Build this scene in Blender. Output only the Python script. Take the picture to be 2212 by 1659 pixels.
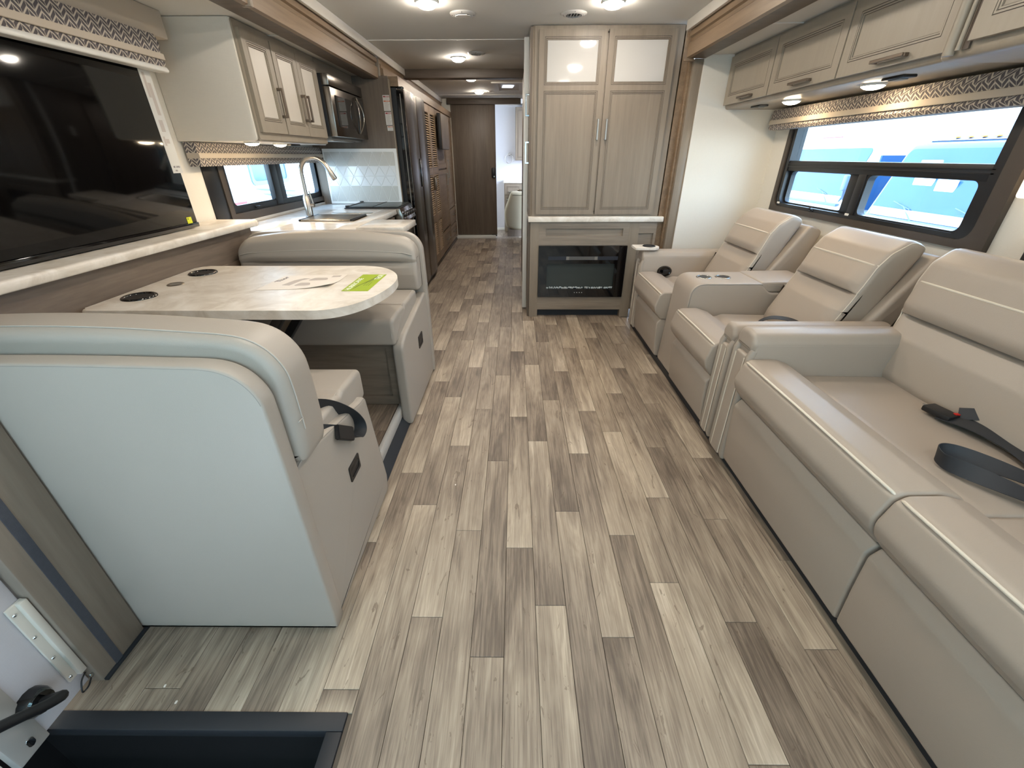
import bpy, bmesh, math, random
from mathutils import Vector, Matrix
random.seed(7)
SC = bpy.context.scene
COL = SC.collection
for o in list(bpy.data.objects):
    bpy.data.objects.remove(o, do_unlink=True)

# ------------------------------------------------------------------ camera
cam_d = bpy.data.cameras.new('camera')
cam = bpy.data.objects.new('camera', cam_d)
COL.objects.link(cam)
cam_d.sensor_fit = 'HORIZONTAL'
cam_d.sensor_width = 36.0
cam_d.lens = 906.2 * 36.0 / 2212.0
cam_d.clip_start = 0.02
_r = Vector((0.99997079, 0.00704028, -0.00297516))
_f = Vector((-0.00760652, 0.87865091, -0.47740415))
_u = _r.cross(_f)
cam.matrix_world = Matrix(((_r.x, _u.x, -_f.x, 0.0), (_r.y, _u.y, -_f.y, 0.0), (_r.z, _u.z, -_f.z, 1.31), (0, 0, 0, 1)))
SC.camera = cam

# ------------------------------------------------------------------ view, world, big lights
SC.view_settings.view_transform = 'Standard'
SC.view_settings.look = 'None'
SC.view_settings.exposure = 1.12
SC.view_settings.gamma = 1.0
SC.view_settings.use_curve_mapping = False
SC.cycles.use_denoising = True
SC.cycles.max_bounces = 10
SC.cycles.diffuse_bounces = 6
SC.cycles.glossy_bounces = 4
SC.cycles.transmission_bounces = 6
SC.cycles.transparent_max_bounces = 12
SC.cycles.sample_clamp_indirect = 4.0
SC.cycles.caustics_reflective = False
SC.cycles.caustics_refractive = False

world = bpy.data.worlds.new('sky')
SC.world = world
world.use_nodes = True
wn = world.node_tree
wn.nodes.clear()
w_out = wn.nodes.new('ShaderNodeOutputWorld')
w_bg = wn.nodes.new('ShaderNodeBackground')
w_tc = wn.nodes.new('ShaderNodeTexCoord')
w_sep = wn.nodes.new('ShaderNodeSeparateXYZ')
w_ramp = wn.nodes.new('ShaderNodeValToRGB')
w_ramp.color_ramp.elements[0].position = 0.0
w_ramp.color_ramp.elements[0].color = (0.78, 0.88, 1.0, 1)
w_ramp.color_ramp.elements[1].position = 0.7
w_ramp.color_ramp.elements[1].color = (0.42, 0.62, 0.95, 1)
wn.links.new(w_tc.outputs['Generated'], w_sep.inputs[0])
wn.links.new(w_sep.outputs['Z'], w_ramp.inputs[0])
wn.links.new(w_ramp.outputs[0], w_bg.inputs[0])
w_bg.inputs[1].default_value = 6.5
wn.links.new(w_bg.outputs[0], w_out.inputs[0])

def area_light(name, loc, target, sx, sy, power, color):
    d = bpy.data.lights.new(name, 'AREA')
    d.shape = 'RECTANGLE'; d.size = sx; d.size_y = sy; d.energy = power; d.color = color
    o = bpy.data.objects.new(name, d)
    COL.objects.link(o)
    o.location = loc
    dirv = (Vector(target) - Vector(loc)).normalized()
    o.rotation_euler = dirv.to_track_quat('-Z', 'Y').to_euler()
    return o
# daylight falling in through the windshield in front of the dashboard, behind the viewer
area_light('windshield_daylight', (0.1, -1.55, 1.35), (0.1, 3.0, 0.9), 2.1, 1.0, 12, (0.52, 0.84, 1.0))
# daylight through the driver's side window and the entry door glass of the cab
area_light('driver_window_daylight', (1.75, -0.75, 1.25), (0.0, 0.6, 0.8), 0.9, 0.6, 4, (0.85, 0.92, 1.0))
area_light('entry_door_daylight', (-1.2, -0.45, 1.3), (0.4, 1.2, 0.9), 0.5, 0.8, 3.6, (0.42, 0.82, 1.0))
# daylight of the bedroom window at the rear
area_light('bedroom_window_daylight', (1.0, 8.5, 1.5), (-0.6, 8.6, 1.0), 0.7, 0.8, 8, (0.85, 0.86, 1.0))

# ------------------------------------------------------------------ colour and material helpers
def lin(c):
    c = c / 255.0
    return c / 12.92 if c <= 0.04045 else ((c + 0.055) / 1.055) ** 2.4
def rgb(r, g, b):
    return (lin(r), lin(g), lin(b), 1.0)

def new_mat(name):
    m = bpy.data.materials.new(name)
    m.use_nodes = True
    nt = m.node_tree
    b = nt.nodes['Principled BSDF']
    return m, nt, b

def N(nt, t, **kw):
    n = nt.nodes.new(t)
    for k, v in kw.items():
        setattr(n, k, v)
    return n

def math_n(nt, op, a, b=None, c=None):
    n = N(nt, 'ShaderNodeMath', operation=op)
    for i, v in enumerate((a, b, c)):
        if v is None: continue
        if isinstance(v, (int, float)): n.inputs[i].default_value = v
        else: nt.links.new(v, n.inputs[i])
    return n.outputs[0]

def mix_col(nt, fac, a, b, mode='MIX'):
    n = N(nt, 'ShaderNodeMix', data_type='RGBA', blend_type=mode)
    for i, v in ((0, fac), (6, a), (7, b)):
        if isinstance(v, (int, float)): n.inputs[i].default_value = v
        elif isinstance(v, tuple): n.inputs[i].default_value = v
        else: nt.links.new(v, n.inputs[i])
    return n.outputs[2]

def coords(nt, scale=(1, 1, 1), rot=(0, 0, 0)):
    tc = N(nt, 'ShaderNodeTexCoord')
    mp = N(nt, 'ShaderNodeMapping')
    mp.inputs['Scale'].default_value = scale
    mp.inputs['Rotation'].default_value = rot
    nt.links.new(tc.outputs['Object'], mp.inputs[0])
    return mp.outputs[0]

def noise(nt, vec, scale, detail=3.0, rough=0.55, dist=0.0):
    n = N(nt, 'ShaderNodeTexNoise')
    n.inputs['Scale'].default_value = scale
    n.inputs['Detail'].default_value = detail
    n.inputs['Roughness'].default_value = rough
    n.inputs['Distortion'].default_value = dist
    nt.links.new(vec, n.inputs['Vector'])
    return n.outputs['Fac']

def bump(nt, b, h, strength, dist=0.01):
    n = N(nt, 'ShaderNodeBump')
    n.inputs['Strength'].default_value = strength
    n.inputs['Distance'].default_value = dist
    nt.links.new(h, n.inputs['Height'])
    nt.links.new(n.outputs[0], b.inputs['Normal'])

def plain(name, c, rough=0.5, metal=0.0, var=0.06, vscale=6.0, bumps=None, coat=0.0, spec=None):
    m, nt, b = new_mat(name)
    v = coords(nt)
    f = noise(nt, v, vscale, 3.0)
    dark = tuple(x * (1 - var) for x in c[:3]) + (1,)
    lite = tuple(min(1, x * (1 + var)) for x in c[:3]) + (1,)
    nt.links.new(mix_col(nt, f, dark, lite), b.inputs['Base Color'])
    b.inputs['Roughness'].default_value = rough
    b.inputs['Metallic'].default_value = metal
    b.inputs['Coat Weight'].default_value = coat
    if spec is not None: b.inputs['Specular IOR Level'].default_value = spec
    if bumps:
        bump(nt, b, noise(nt, v, bumps[0], 2.0), bumps[1], bumps[2] if len(bumps) > 2 else 0.002)
    return m

def grain(name, c1, c2, axis='Z', rough=0.45, fine=60, stretch=14, coat=0.0, bumpy=0.06):
    """wood laminate or stained maple: grain streaks running along one axis"""
    m, nt, b = new_mat(name)
    sc = {'X': (1, stretch, stretch), 'Y': (stretch, 1, stretch), 'Z': (stretch, stretch, 1)}[axis]
    v = coords(nt, sc)
    f1 = noise(nt, v, 1.1, 5.0, 0.6, 0.6)
    f2 = noise(nt, v, fine / 10.0, 3.0, 0.5)
    f = math_n(nt, 'ADD', math_n(nt, 'MULTIPLY', f1, 0.72), math_n(nt, 'MULTIPLY', f2, 0.28))
    rp = N(nt, 'ShaderNodeValToRGB')
    rp.color_ramp.elements[0].position = 0.36; rp.color_ramp.elements[0].color = c1
    rp.color_ramp.elements[1].position = 0.64; rp.color_ramp.elements[1].color = c2
    nt.links.new(f, rp.inputs[0])
    nt.links.new(rp.outputs[0], b.inputs['Base Color'])
    b.inputs['Roughness'].default_value = rough
    b.inputs['Coat Weight'].default_value = coat
    bump(nt, b, f2, bumpy, 0.002)
    return m

# upholstery
M = {}
M['leather'] = plain('greige leatherette', rgb(166, 158, 148), 0.42, 0, 0.035, 3.0, (420, 0.22, 0.0012), spec=0.4)
M['leather_sofa'] = plain('warm taupe leatherette', rgb(166, 154, 141), 0.40, 0, 0.035, 3.0, (420, 0.22, 0.0012), spec=0.45)
M['piping'] = plain('pale piping', rgb(214, 205, 189), 0.45, 0, 0.03)
M['bench_seam'] = plain('greige seam', rgb(176, 170, 161), 0.5, 0, 0.03)
M['piping_grey'] = plain('grey stitched seam', rgb(142, 138, 132), 0.6, 0, 0.03)
# woods
M['maple'] = grain('taupe stained maple', rgb(126, 113, 98), rgb(139, 126, 110), 'Z', 0.42)
M['maple_h'] = grain('taupe stained maple, grain level', rgb(126, 113, 98), rgb(141, 128, 112), 'Y', 0.42)
M['maple_hx'] = grain('taupe maple laminate, grain across', rgb(120, 108, 95), rgb(147, 134, 119), 'X', 0.42)
M['maple_light'] = grain('light taupe painted maple', rgb(151, 140, 124), rgb(157, 146, 130), 'Z', 0.4)
M['maple_dark'] = grain('dark taupe laminate', rgb(92, 80, 69), rgb(112, 99, 86), 'Z', 0.5)
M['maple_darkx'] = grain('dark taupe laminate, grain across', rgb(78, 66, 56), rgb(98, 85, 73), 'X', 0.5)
M['glaze'] = plain('brown glaze in the grooves', rgb(84, 72, 62), 0.5)
M['fascia'] = grain('brown walnut laminate fascia', rgb(116, 95, 73), rgb(142, 119, 94), 'Y', 0.42)
M['fascia_dark'] = grain('brown walnut laminate, shadow groove', rgb(70, 55, 42), rgb(84, 68, 53), 'Y', 0.5)
M['post'] = grain('taupe laminate post', rgb(122, 110, 98), rgb(140, 128, 115), 'Z', 0.5, bumpy=0.05)
M['ledge_panel'] = grain('brown oak panel below ledge', rgb(92, 79, 68), rgb(122, 108, 94), 'Y', 0.5, stretch=10)
# shell
def linen(name, c):
    m, nt, b = new_mat(name)
    v = coords(nt)
    a = noise(nt, coords(nt, (1, 1, 14)), 40, 2.0)
    c_ = noise(nt, coords(nt, (14, 14, 1)), 40, 2.0)
    f = math_n(nt, 'MULTIPLY', math_n(nt, 'ADD', a, c_), 0.5)
    nt.links.new(mix_col(nt, f, tuple(x * 0.93 for x in c[:3]) + (1,), tuple(min(1, x * 1.05) for x in c[:3]) + (1,)), b.inputs['Base Color'])
    b.inputs['Roughness'].default_value = 0.75
    bump(nt, b, f, 0.18, 0.001)
    return m
M['wall'] = linen('white linen wallboard', rgb(222, 217, 206))
M['wall_lilac'] = linen('cool white wallboard', rgb(205, 205, 212))
M['side_white'] = linen('cream textured cabinet side', rgb(228, 220, 207))
M['ceiling'] = plain('soft grey white ceiling', rgb(208, 205, 198), 0.8, 0, 0.02, 2.0, (160, 0.15, 0.001))
M['ceiling_seam'] = plain('pale ceiling seam strip', rgb(222, 218, 210), 0.5)
M['white'] = plain('white plastic', rgb(226, 224, 218), 0.35, 0, 0.02)
M['white_trim'] = plain('off white trim', rgb(205, 200, 190), 0.5, 0, 0.03)
M['grey_white'] = plain('grey white lacquered trim', rgb(184, 182, 178), 0.45, 0, 0.03)
M['black'] = plain('black plastic', rgb(24, 24, 26), 0.45, 0, 0.1)
M['black_metal'] = plain('black powder coated metal', rgb(20, 20, 22), 0.4, 0.0, 0.1)
M['black_gloss'] = plain('black gloss glass', rgb(7, 7, 9), 0.06, 0, 0.0, coat=0.5)
M['rubber'] = plain('charcoal rubber', rgb(34, 37, 42), 0.55, 0, 0.12, 8)
M['bronze'] = plain('dark bronze window trim', rgb(66, 58, 51), 0.5, 0, 0.05)
M['chrome'] = plain('chrome', rgb(205, 205, 205), 0.14, 1.0, 0.02)
M['nickel'] = plain('brushed nickel', rgb(176, 170, 162), 0.28, 1.0, 0.04)
M['bronze_pull'] = plain('satin pewter pull', rgb(120, 108, 96), 0.32, 0.9, 0.05)
M['steel'] = plain('stainless steel', rgb(172, 168, 162), 0.25, 1.0, 0.04, 3)
M['dark_steel'] = plain('dark stainless steel', rgb(124, 117, 110), 0.26, 1.0, 0.04, 2)
M['grey_plastic'] = plain('grey plastic', rgb(120, 116, 110), 0.5)
M['velcro'] = plain('grey velcro', rgb(72, 74, 82), 0.9, 0, 0.15, 60, (700, 0.5, 0.002))
M['webbing'] = plain('black seat belt webbing', rgb(40, 42, 46), 0.62, 0, 0.12, 30, (900, 0.3, 0.001))
M['red'] = plain('red push button', rgb(190, 30, 20), 0.4)
M['amber'] = plain('amber marker lens', rgb(255, 150, 60), 0.4)
def quartz(name, ca, cb, cc, rough=0.22):
    m, nt, b = new_mat(name)
    v = coords(nt)
    f = noise(nt, v, 7.0, 6.0, 0.62, 1.2)
    rp = N(nt, 'ShaderNodeValToRGB')
    e = rp.color_ramp.elements
    e[0].position = 0.36; e[0].color = ca
    e[1].position = 0.66; e[1].color = cc
    x = e.new(0.5); x.color = cb
    nt.links.new(f, rp.inputs[0])
    nt.links.new(rp.outputs[0], b.inputs['Base Color'])
    b.inputs['Roughness'].default_value = rough
    return m
M['quartz'] = quartz('cream marbled worktop', rgb(208, 198, 184), rgb(224, 216, 204), rgb(236, 230, 221), 0.42)
M['quartz_gloss'] = quartz('glossy cream worktop', rgb(212, 203, 192), rgb(224, 217, 207), rgb(232, 226, 218), 0.16)
# fabric of the shades: herringbone weave print
def herringbone(name, ca, cb, per=0.026, band=0.0205):
    m, nt, b = new_mat(name)
    tc = N(nt, 'ShaderNodeTexCoord'); sp = N(nt, 'ShaderNodeSeparateXYZ')
    nt.links.new(tc.outputs['Object'], sp.inputs[0])
    y, z = math_n(nt, 'ADD', sp.outputs['Y'], sp.outputs['X']), sp.outputs['Z']
    pp = math_n(nt, 'PINGPONG', y, per)
    s = math_n(nt, 'ADD', z, pp)
    fr = math_n(nt, 'FRACT', math_n(nt, 'DIVIDE', s, band))
    st = math_n(nt, 'LESS_THAN', fr, 0.34)
    fr2 = math_n(nt, 'FRACT', math_n(nt, 'DIVIDE', y, per))
    st2 = math_n(nt, 'LESS_THAN', fr2, 0.07)
    st = math_n(nt, 'MAXIMUM', st, st2)
    nt.links.new(mix_col(nt, st, ca, cb), b.inputs['Base Color'])
    b.inputs['Roughness'].default_value = 0.85
    bump(nt, b, st, 0.2, 0.001)
    return m
M['herring'] = herringbone('grey herringbone weave', rgb(92, 87, 90), rgb(198, 188, 174))
M['shade_strip'] = plain('beige shade band', rgb(188, 176, 160), 0.8, 0, 0.04)
# floor planks: near and far tone of each plank come from the object colour
def plank_mat():
    m, nt, b = new_mat('weathered oak planks')
    oi = N(nt, 'ShaderNodeObjectInfo'); sep = N(nt, 'ShaderNodeSeparateColor')
    nt.links.new(oi.outputs['Color'], sep.inputs[0])
    tc = N(nt, 'ShaderNodeTexCoord'); g = N(nt, 'ShaderNodeSeparateXYZ')
    nt.links.new(tc.outputs['Generated'], g.inputs[0])
    t = math_n(nt, 'ADD', math_n(nt, 'MULTIPLY', sep.outputs[0], math_n(nt, 'SUBTRACT', 1.0, g.outputs['Y'])),
               math_n(nt, 'MULTIPLY', sep.outputs[1], g.outputs['Y']))
    off = N(nt, 'ShaderNodeCombineXYZ')
    nt.links.new(math_n(nt, 'MULTIPLY', sep.outputs[2], 37.0), off.inputs[0])
    nt.links.new(math_n(nt, 'MULTIPLY', sep.outputs[2], 11.0), off.inputs[1])
    def vec(sc):
        mp = N(nt, 'ShaderNodeMapping'); mp.inputs['Scale'].default_value = sc
        nt.links.new(tc.outputs['Object'], mp.inputs[0])
        a = N(nt, 'ShaderNodeVectorMath', operation='ADD')
        nt.links.new(mp.outputs[0], a.inputs[0]); nt.links.new(off.outputs[0], a.inputs[1])
        return a.outputs[0]
    fine = noise(nt, vec((44, 1.3, 1)), 4.0, 4.0, 0.62, 0.4)
    wav = noise(nt, vec((10, 0.9, 1)), 1.7, 5.0, 0.6, 2.0)
    blot = noise(nt, vec((3, 1.5, 1)), 2.2, 3.0, 0.5, 0.8)
    knot = noise(nt, vec((15, 5, 1)), 1.25, 4.0, 0.6, 2.0)
    v = math_n(nt, 'ADD', math_n(nt, 'MULTIPLY', t, 0.50), math_n(nt, 'MULTIPLY', fine, 0.62))
    v = math_n(nt, 'ADD', v, math_n(nt, 'MULTIPLY', wav, 0.74))
    v = math_n(nt, 'ADD', v, math_n(nt, 'MULTIPLY', blot, 0.36))
    v = math_n(nt, 'SUBTRACT', v, 0.63)
    rp = N(nt, 'ShaderNodeValToRGB')
    e = rp.color_ramp.elements
    e[0].position = 0.05; e[0].color = rgb(72, 61, 52)
    e[1].position = 0.97; e[1].color = rgb(208, 195, 176)
    a = e.new(0.30); a.color = rgb(106, 93, 81)
    a = e.new(0.50); a.color = rgb(143, 128, 112)
    a = e.new(0.72); a.color = rgb(174, 159, 140)
    nt.links.new(v, rp.inputs[0])
    kn = math_n(nt, 'MULTIPLY', math_n(nt, 'GREATER_THAN', knot, 0.66), 0.5)
    c = mix_col(nt, kn, rp.outputs[0], rgb(92, 76, 62))
    nt.links.new(c, b.inputs['Base Color'])
    rr = math_n(nt, 'ADD', math_n(nt, 'MULTIPLY', fine, 0.18), 0.34)
    nt.links.new(rr, b.inputs['Roughness'])
    bump(nt, b, fine, 0.25, 0.0012)
    return m
M['plank'] = plank_mat()
M['joint'] = plain('dark plank joint', rgb(84, 74, 64), 0.8)
M['slab'] = plain('dark sub floor', rgb(92, 82, 72), 0.8)
def emis(name, c, s):
    m, nt, b = new_mat(name)
    b.inputs['Base Color'].default_value = c
    b.inputs['Emission Color'].default_value = c
    b.inputs['Emission Strength'].default_value = s
    return m
M['lamp'] = emis('warm glowing lens', (1.0, 0.90, 0.78, 1), 86.0)
M['lamp_cab'] = emis('warm glowing cabinet lens', (1.0, 0.78, 0.50, 1), 55.0)
def glass_mat(name, tint, refl=0.08, rough=0.0):
    m, nt, b = new_mat(name)
    nt.nodes.remove(b)
    out = [n for n in nt.nodes if n.type == 'OUTPUT_MATERIAL'][0]
    tr = N(nt, 'ShaderNodeBsdfTransparent'); tr.inputs[0].default_value = tint
    gl = N(nt, 'ShaderNodeBsdfGlossy'); gl.inputs['Roughness'].default_value = rough
    lw = N(nt, 'ShaderNodeLayerWeight'); lw.inputs[0].default_value = 0.5
    fr = math_n(nt, 'ADD', math_n(nt, 'MULTIPLY', math_n(nt, 'POWER', lw.outputs['Facing'], 4.0), 0.6), 0.03)
    mx = N(nt, 'ShaderNodeMixShader')
    nt.links.new(fr, mx.inputs[0])
    nt.links.new(tr.outputs[0], mx.inputs[1]); nt.links.new(gl.outputs[0], mx.inputs[2])
    nt.links.new(mx.outputs[0], out.inputs[0])
    return m
M['pane'] = glass_mat('window glass', (0.86, 0.94, 0.96, 1))
M['tinted'] = glass_mat('cab glass darkened to dim sky', (0.045, 0.085, 0.095, 1))  # dark tint added to cut sky light through the unseen cab panes
M['film'] = glass_mat('clear plastic film', (0.80, 0.84, 0.84, 1))
m, nt, b = new_mat('white back painted glass')
b.inputs['Base Color'].default_value = rgb(196, 193, 188); b.inputs['Coat Weight'].default_value = 1.0; b.inputs['Coat Roughness'].default_value = 0.02
b.inputs['Roughness'].default_value = 0.05; b.inputs['Specular IOR Level'].default_value = 0.9
M['mirror'] = m
M['frosted'] = plain('frosted white door insert', rgb(208, 200, 187), 0.35, 0, 0.02)
M['tile'] = plain('glazed grey white tile', rgb(218, 221, 222), 0.12, 0, 0.03, coat=0.3)
M['tile_dim'] = plain('matte grey tile', rgb(187, 187, 181), 0.3, 0, 0.03)
M['grout'] = plain('pale grout', rgb(222, 222, 218), 0.6)
M['grout_grey'] = plain('grey grout', rgb(158, 157, 152), 0.6)
M['tv_screen'] = plain('black television screen', rgb(6, 6, 7), 0.07, 0, 0.0, coat=0.0, spec=0.28)
M['paper'] = plain('white printed paper', rgb(232, 224, 214), 0.6, 0, 0.01)
M['paper_grey'] = plain('grey print', rgb(186, 176, 168), 0.6, 0, 0.02)
M['ink'] = plain('dark print', rgb(96, 84, 92), 0.6)
M['green_card'] = plain('lime green card', rgb(160, 182, 36), 0.45, 0, 0.02)
M['green_dark'] = plain('olive green print', rgb(120, 138, 40), 0.5)
M['yellow'] = plain('yellow sticker', rgb(224, 226, 52), 0.5, 0, 0.02)
M['louver'] = plain('tan louver slats', rgb(172, 148, 118), 0.45)  # lighter than the door frame, lit look put into the slat colour
M['louver_shadow'] = plain('painted shadow behind slats', rgb(40, 32, 26), 0.8)  # shade between the slats put into this dark colour
M['label_red'] = plain('red label band', rgb(150, 52, 52), 0.5)
M['label_orange'] = plain('orange label band', rgb(190, 96, 50), 0.5)
M['label_white'] = plain('white label', rgb(208, 206, 200), 0.5, 0, 0.01)
M['white_ink'] = plain('white print', rgb(244, 246, 236), 0.5)
M['beige_spread'] = plain('olive beige bedspread', rgb(150, 140, 118), 0.85, 0, 0.05)
M['ember'] = plain('clear crystal embers', rgb(200, 205, 205), 0.15, 0.3, 0.3, 90)
M['fire_inner'] = plain('grey fire chamber back', rgb(52, 58, 56), 0.3, 0, 0.1)
M['fire_vent'] = plain('charcoal vent', rgb(34, 37, 46), 0.4)
M['rv_white'] = plain('white gelcoat', rgb(232, 236, 240), 0.25, 0, 0.02)
M['rv_blue'] = plain('slate blue coach paint', rgb(66, 88, 122), 0.3, 0, 0.10, coat=0.2)
M['rv_glass'] = plain('tinted windshield', rgb(50, 84, 122), 0.12, 0, 0.25, 1.2, spec=0.35)
M['rv_grey'] = plain('grey vehicle graphics', rgb(92, 112, 140), 0.4)
M['asphalt'] = plain('pale dusty tarmac', rgb(150, 148, 145), 0.9, 0, 0.1, 3)
M['foliage'] = plain('dark green hedge', rgb(54, 84, 50), 0.9, 0, 0.4, 9, (30, 1.0, 0.05))

# ------------------------------------------------------------------ object helpers
W = {}
def _finish(me, smooth):
    if smooth:
        me.polygons.foreach_set('use_smooth', [True] * len(me.polygons))
        me.set_sharp_from_angle(angle=math.radians(smooth))
def props(o, label=None, cat=None, group=None, kind=None):
    if label: o['label'] = label
    if cat: o['category'] = cat
    if group: o['group'] = group
    if kind: o['kind'] = kind
    return o
def obj(name, bm, mats, parent=None, smooth=35, label=None, cat=None, group=None, kind=None, nrm=True):
    if nrm: bmesh.ops.recalc_face_normals(bm, faces=bm.faces)
    xs = [v.co.x for v in bm.verts]; ys = [v.co.y for v in bm.verts]; zs = [v.co.z for v in bm.verts]
    org = Vector(((min(xs) + max(xs)) / 2, (min(ys) + max(ys)) / 2, min(zs)))
    for v in bm.verts: v.co -= org
    me = bpy.data.meshes.new(name)
    bm.to_mesh(me); bm.free()
    _finish(me, smooth)
    if not isinstance(mats, (list, tuple)): mats = [mats]
    for mm in mats: me.materials.append(M[mm] if isinstance(mm, str) else mm)
    o = bpy.data.objects.new(name, me)
    COL.objects.link(o)
    W[o.name] = org
    if parent is not None:
        o.parent = parent; o.location = org - W[parent.name]
    else:
        o.location = org
    return props(o, label, cat, group, kind)
def thing(name, loc, label=None, cat=None, group=None, kind=None):
    o = bpy.data.objects.new(name, None)
    o.empty_display_size = 0.1
    COL.objects.link(o)
    o.location = loc
    W[o.name] = Vector(loc)
    return props(o, label, cat, group, kind)
def dup(root, delta, label=None, group=None):
    def cp(o, par):
        c = o.copy(); COL.objects.link(c)
        if par is not None: c.parent = par
        for ch in list(o.children): cp(ch, c)
        return c
    r = cp(root, None)
    r.location = root.location + Vector(delta)
    W[r.name] = W[root.name] + Vector(delta)
    if label: r['label'] = label
    if group: r['group'] = group
    return r

def B():
    return bmesh.new()
def box(bm, x0, x1, y0, y1, z0, z1, bev=0.0, seg=2, mi=0):
    if x0 > x1: x0, x1 = x1, x0
    if y0 > y1: y0, y1 = y1, y0
    if z0 > z1: z0, z1 = z1, z0
    vs = [bm.verts.new(p) for p in ((x0, y0, z0), (x1, y0, z0), (x1, y1, z0), (x0, y1, z0), (x0, y0, z1), (x1, y0, z1), (x1, y1, z1), (x0, y1, z1))]
    fs = [bm.faces.new([vs[i] for i in f]) for f in ((3, 2, 1, 0), (4, 5, 6, 7), (0, 1, 5, 4), (1, 2, 6, 5), (2, 3, 7, 6), (3, 0, 4, 7))]
    for f in fs: f.material_index = mi
    if bev > 0:
        es = list({e for f in fs for e in f.edges})
        r = bmesh.ops.bevel(bm, geom=es, offset=min(bev, 0.49 * min(x1 - x0, y1 - y0, z1 - z0)), segments=seg, profile=0.5, affect='EDGES')
        for f in r['faces']: f.material_index = mi
    return bm
def _to3(axis, a, p, q):
    return {'x': (a, p, q), 'y': (p, a, q), 'z': (p, q, a)}[axis]
def prism(bm, pts, axis, a, b, bev=0.0, seg=2, mi=0):
    """polygon pts in the plane across `axis`, extruded from a to b"""
    n = len(pts)
    va = [bm.verts.new(_to3(axis, a, *p)) for p in pts]
    vb = [bm.verts.new(_to3(axis, b, *p)) for p in pts]
    fs = [bm.faces.new(va), bm.faces.new(vb[::-1])]
    for i in range(n):
        fs.append(bm.faces.new((va[i], va[(i + 1) % n], vb[(i + 1) % n], vb[i])))
    for f in fs: f.material_index = mi
    if bev > 0:
        es = list(fs[0].edges) + list(fs[1].edges)
        r = bmesh.ops.bevel(bm, geom=es, offset=bev, segments=seg, profile=0.5, affect='EDGES')
        for f in r['faces']: f.material_index = mi
    return bm
def rpoly(pts, radii, n=6):
    """round the corners of a polygon; radii one per corner"""
    out = []
    L = len(pts)
    for i, (p, r) in enumerate(zip(pts, radii)):
        p = Vector(p); a = Vector(pts[i - 1]); c = Vector(pts[(i + 1) % L])
        if r <= 0: out.append(tuple(p)); continue
        u = (a - p); v = (c - p)
        lu, lv = u.length, v.length
        u.normalize(); v.normalize()
        ang = u.angle(v)
        d = min(r / math.tan(ang / 2), 0.48 * lu, 0.48 * lv)
        s = p + u * d; e = p + v * d
        for k in range(n + 1):
            t = k / n
            q = s * (1 - t) ** 2 + p * 2 * t * (1 - t) + e * t ** 2
            out.append(tuple(q))
    return out
def chaikin(pts, it=2, closed=True):
    for _ in range(it):
        o = []
        n = len(pts)
        for i in range(n if closed else n - 1):
            a, b_ = Vector(pts[i]), Vector(pts[(i + 1) % n])
            o.append(tuple(a * 0.75 + b_ * 0.25)); o.append(tuple(a * 0.25 + b_ * 0.75))
        if not closed: o = [pts[0]] + o + [pts[-1]]
        pts = o
    return pts
def inset(pts, d):
    n = len(pts); P_ = [Vector(p) for p in pts]
    area = sum(P_[i].x * P_[(i + 1) % n].y - P_[(i + 1) % n].x * P_[i].y for i in range(n))
    sg = 1 if area > 0 else -1
    out = []
    for i in range(n):
        e = (P_[(i + 1) % n] - P_[i - 1])
        if e.length < 1e-9: out.append(tuple(P_[i])); continue
        e.normalize()
        out.append((P_[i].x - e.y * d * sg, P_[i].y + e.x * d * sg))
    return out
def loft(bm, prof, axis, a, b, r=0.03, ne=5, nm=1, mi=0):
    """cushion: a closed profile (or a function of 0..1) swept from a to b with softly rounded ends"""
    f = prof if callable(prof) else (lambda t: prof)
    L = b - a; s = 1 if L > 0 else -1
    st = []
    for k in range(ne + 1):
        th = (k / ne) * math.pi / 2
        st.append((a + s * r * (1 - math.sin(th)), r * (1 - math.cos(th))))
    st = [(a + s * r * (1 - math.cos(k / ne * math.pi / 2)), r * (1 - math.sin(k / ne * math.pi / 2))) for k in range(ne + 1)]
    mid = [(a + s * r + (L - 2 * s * r) * k / nm, 0.0) for k in range(1, nm)]
    en = [(b - (p - a), d) for p, d in reversed(st)]
    rings = []
    for pos, d in st + mid + en:
        pts = f((pos - a) / L)
        if d > 1e-6: pts = inset(pts, d)
        rings.append([bm.verts.new(_to3(axis, pos, *p)) for p in pts])
    n = len(rings[0])
    for i in range(len(rings) - 1):
        for k in range(n):
            fc = bm.faces.new((rings[i][k], rings[i][(k + 1) % n], rings[i + 1][(k + 1) % n], rings[i + 1][k]))
            fc.material_index = mi
    bm.faces.new(rings[0]).material_index = mi
    bm.faces.new(rings[-1][::-1]).material_index = mi
    return bm
def tube(bm, pts, r, seg=8, closed=False, mi=0, radii=None):
    pts = [Vector(p) for p in pts]
    n = len(pts); rings = []
    prev = None
    for i, p in enumerate(pts):
        if closed: t = pts[(i + 1) % n] - pts[i - 1]
        else: t = pts[min(i + 1, n - 1)] - pts[max(i - 1, 0)]
        t.normalize()
        if prev is None:
            up = Vector((0, 0, 1)) if abs(t.z) < 0.9 else Vector((1, 0, 0))
            u = t.cross(up).normalized()
        else:
            u = (prev - t * prev.dot(t)).normalized()
        prev = u; v = t.cross(u)
        rr = radii[i] if radii else r
        rings.append([bm.verts.new(p + (u * math.cos(k * 2 * math.pi / seg) + v * math.sin(k * 2 * math.pi / seg)) * rr) for k in range(seg)])
    m_ = n if closed else n - 1
    for i in range(m_):
        a, c = rings[i], rings[(i + 1) % n]
        for k in range(seg):
            bm.faces.new((a[k], a[(k + 1) % seg], c[(k + 1) % seg], c[k])).material_index = mi
    if not closed:
        bm.faces.new(rings[0][::-1]).material_index = mi; bm.faces.new(rings[-1]).material_index = mi
    return bm
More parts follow.
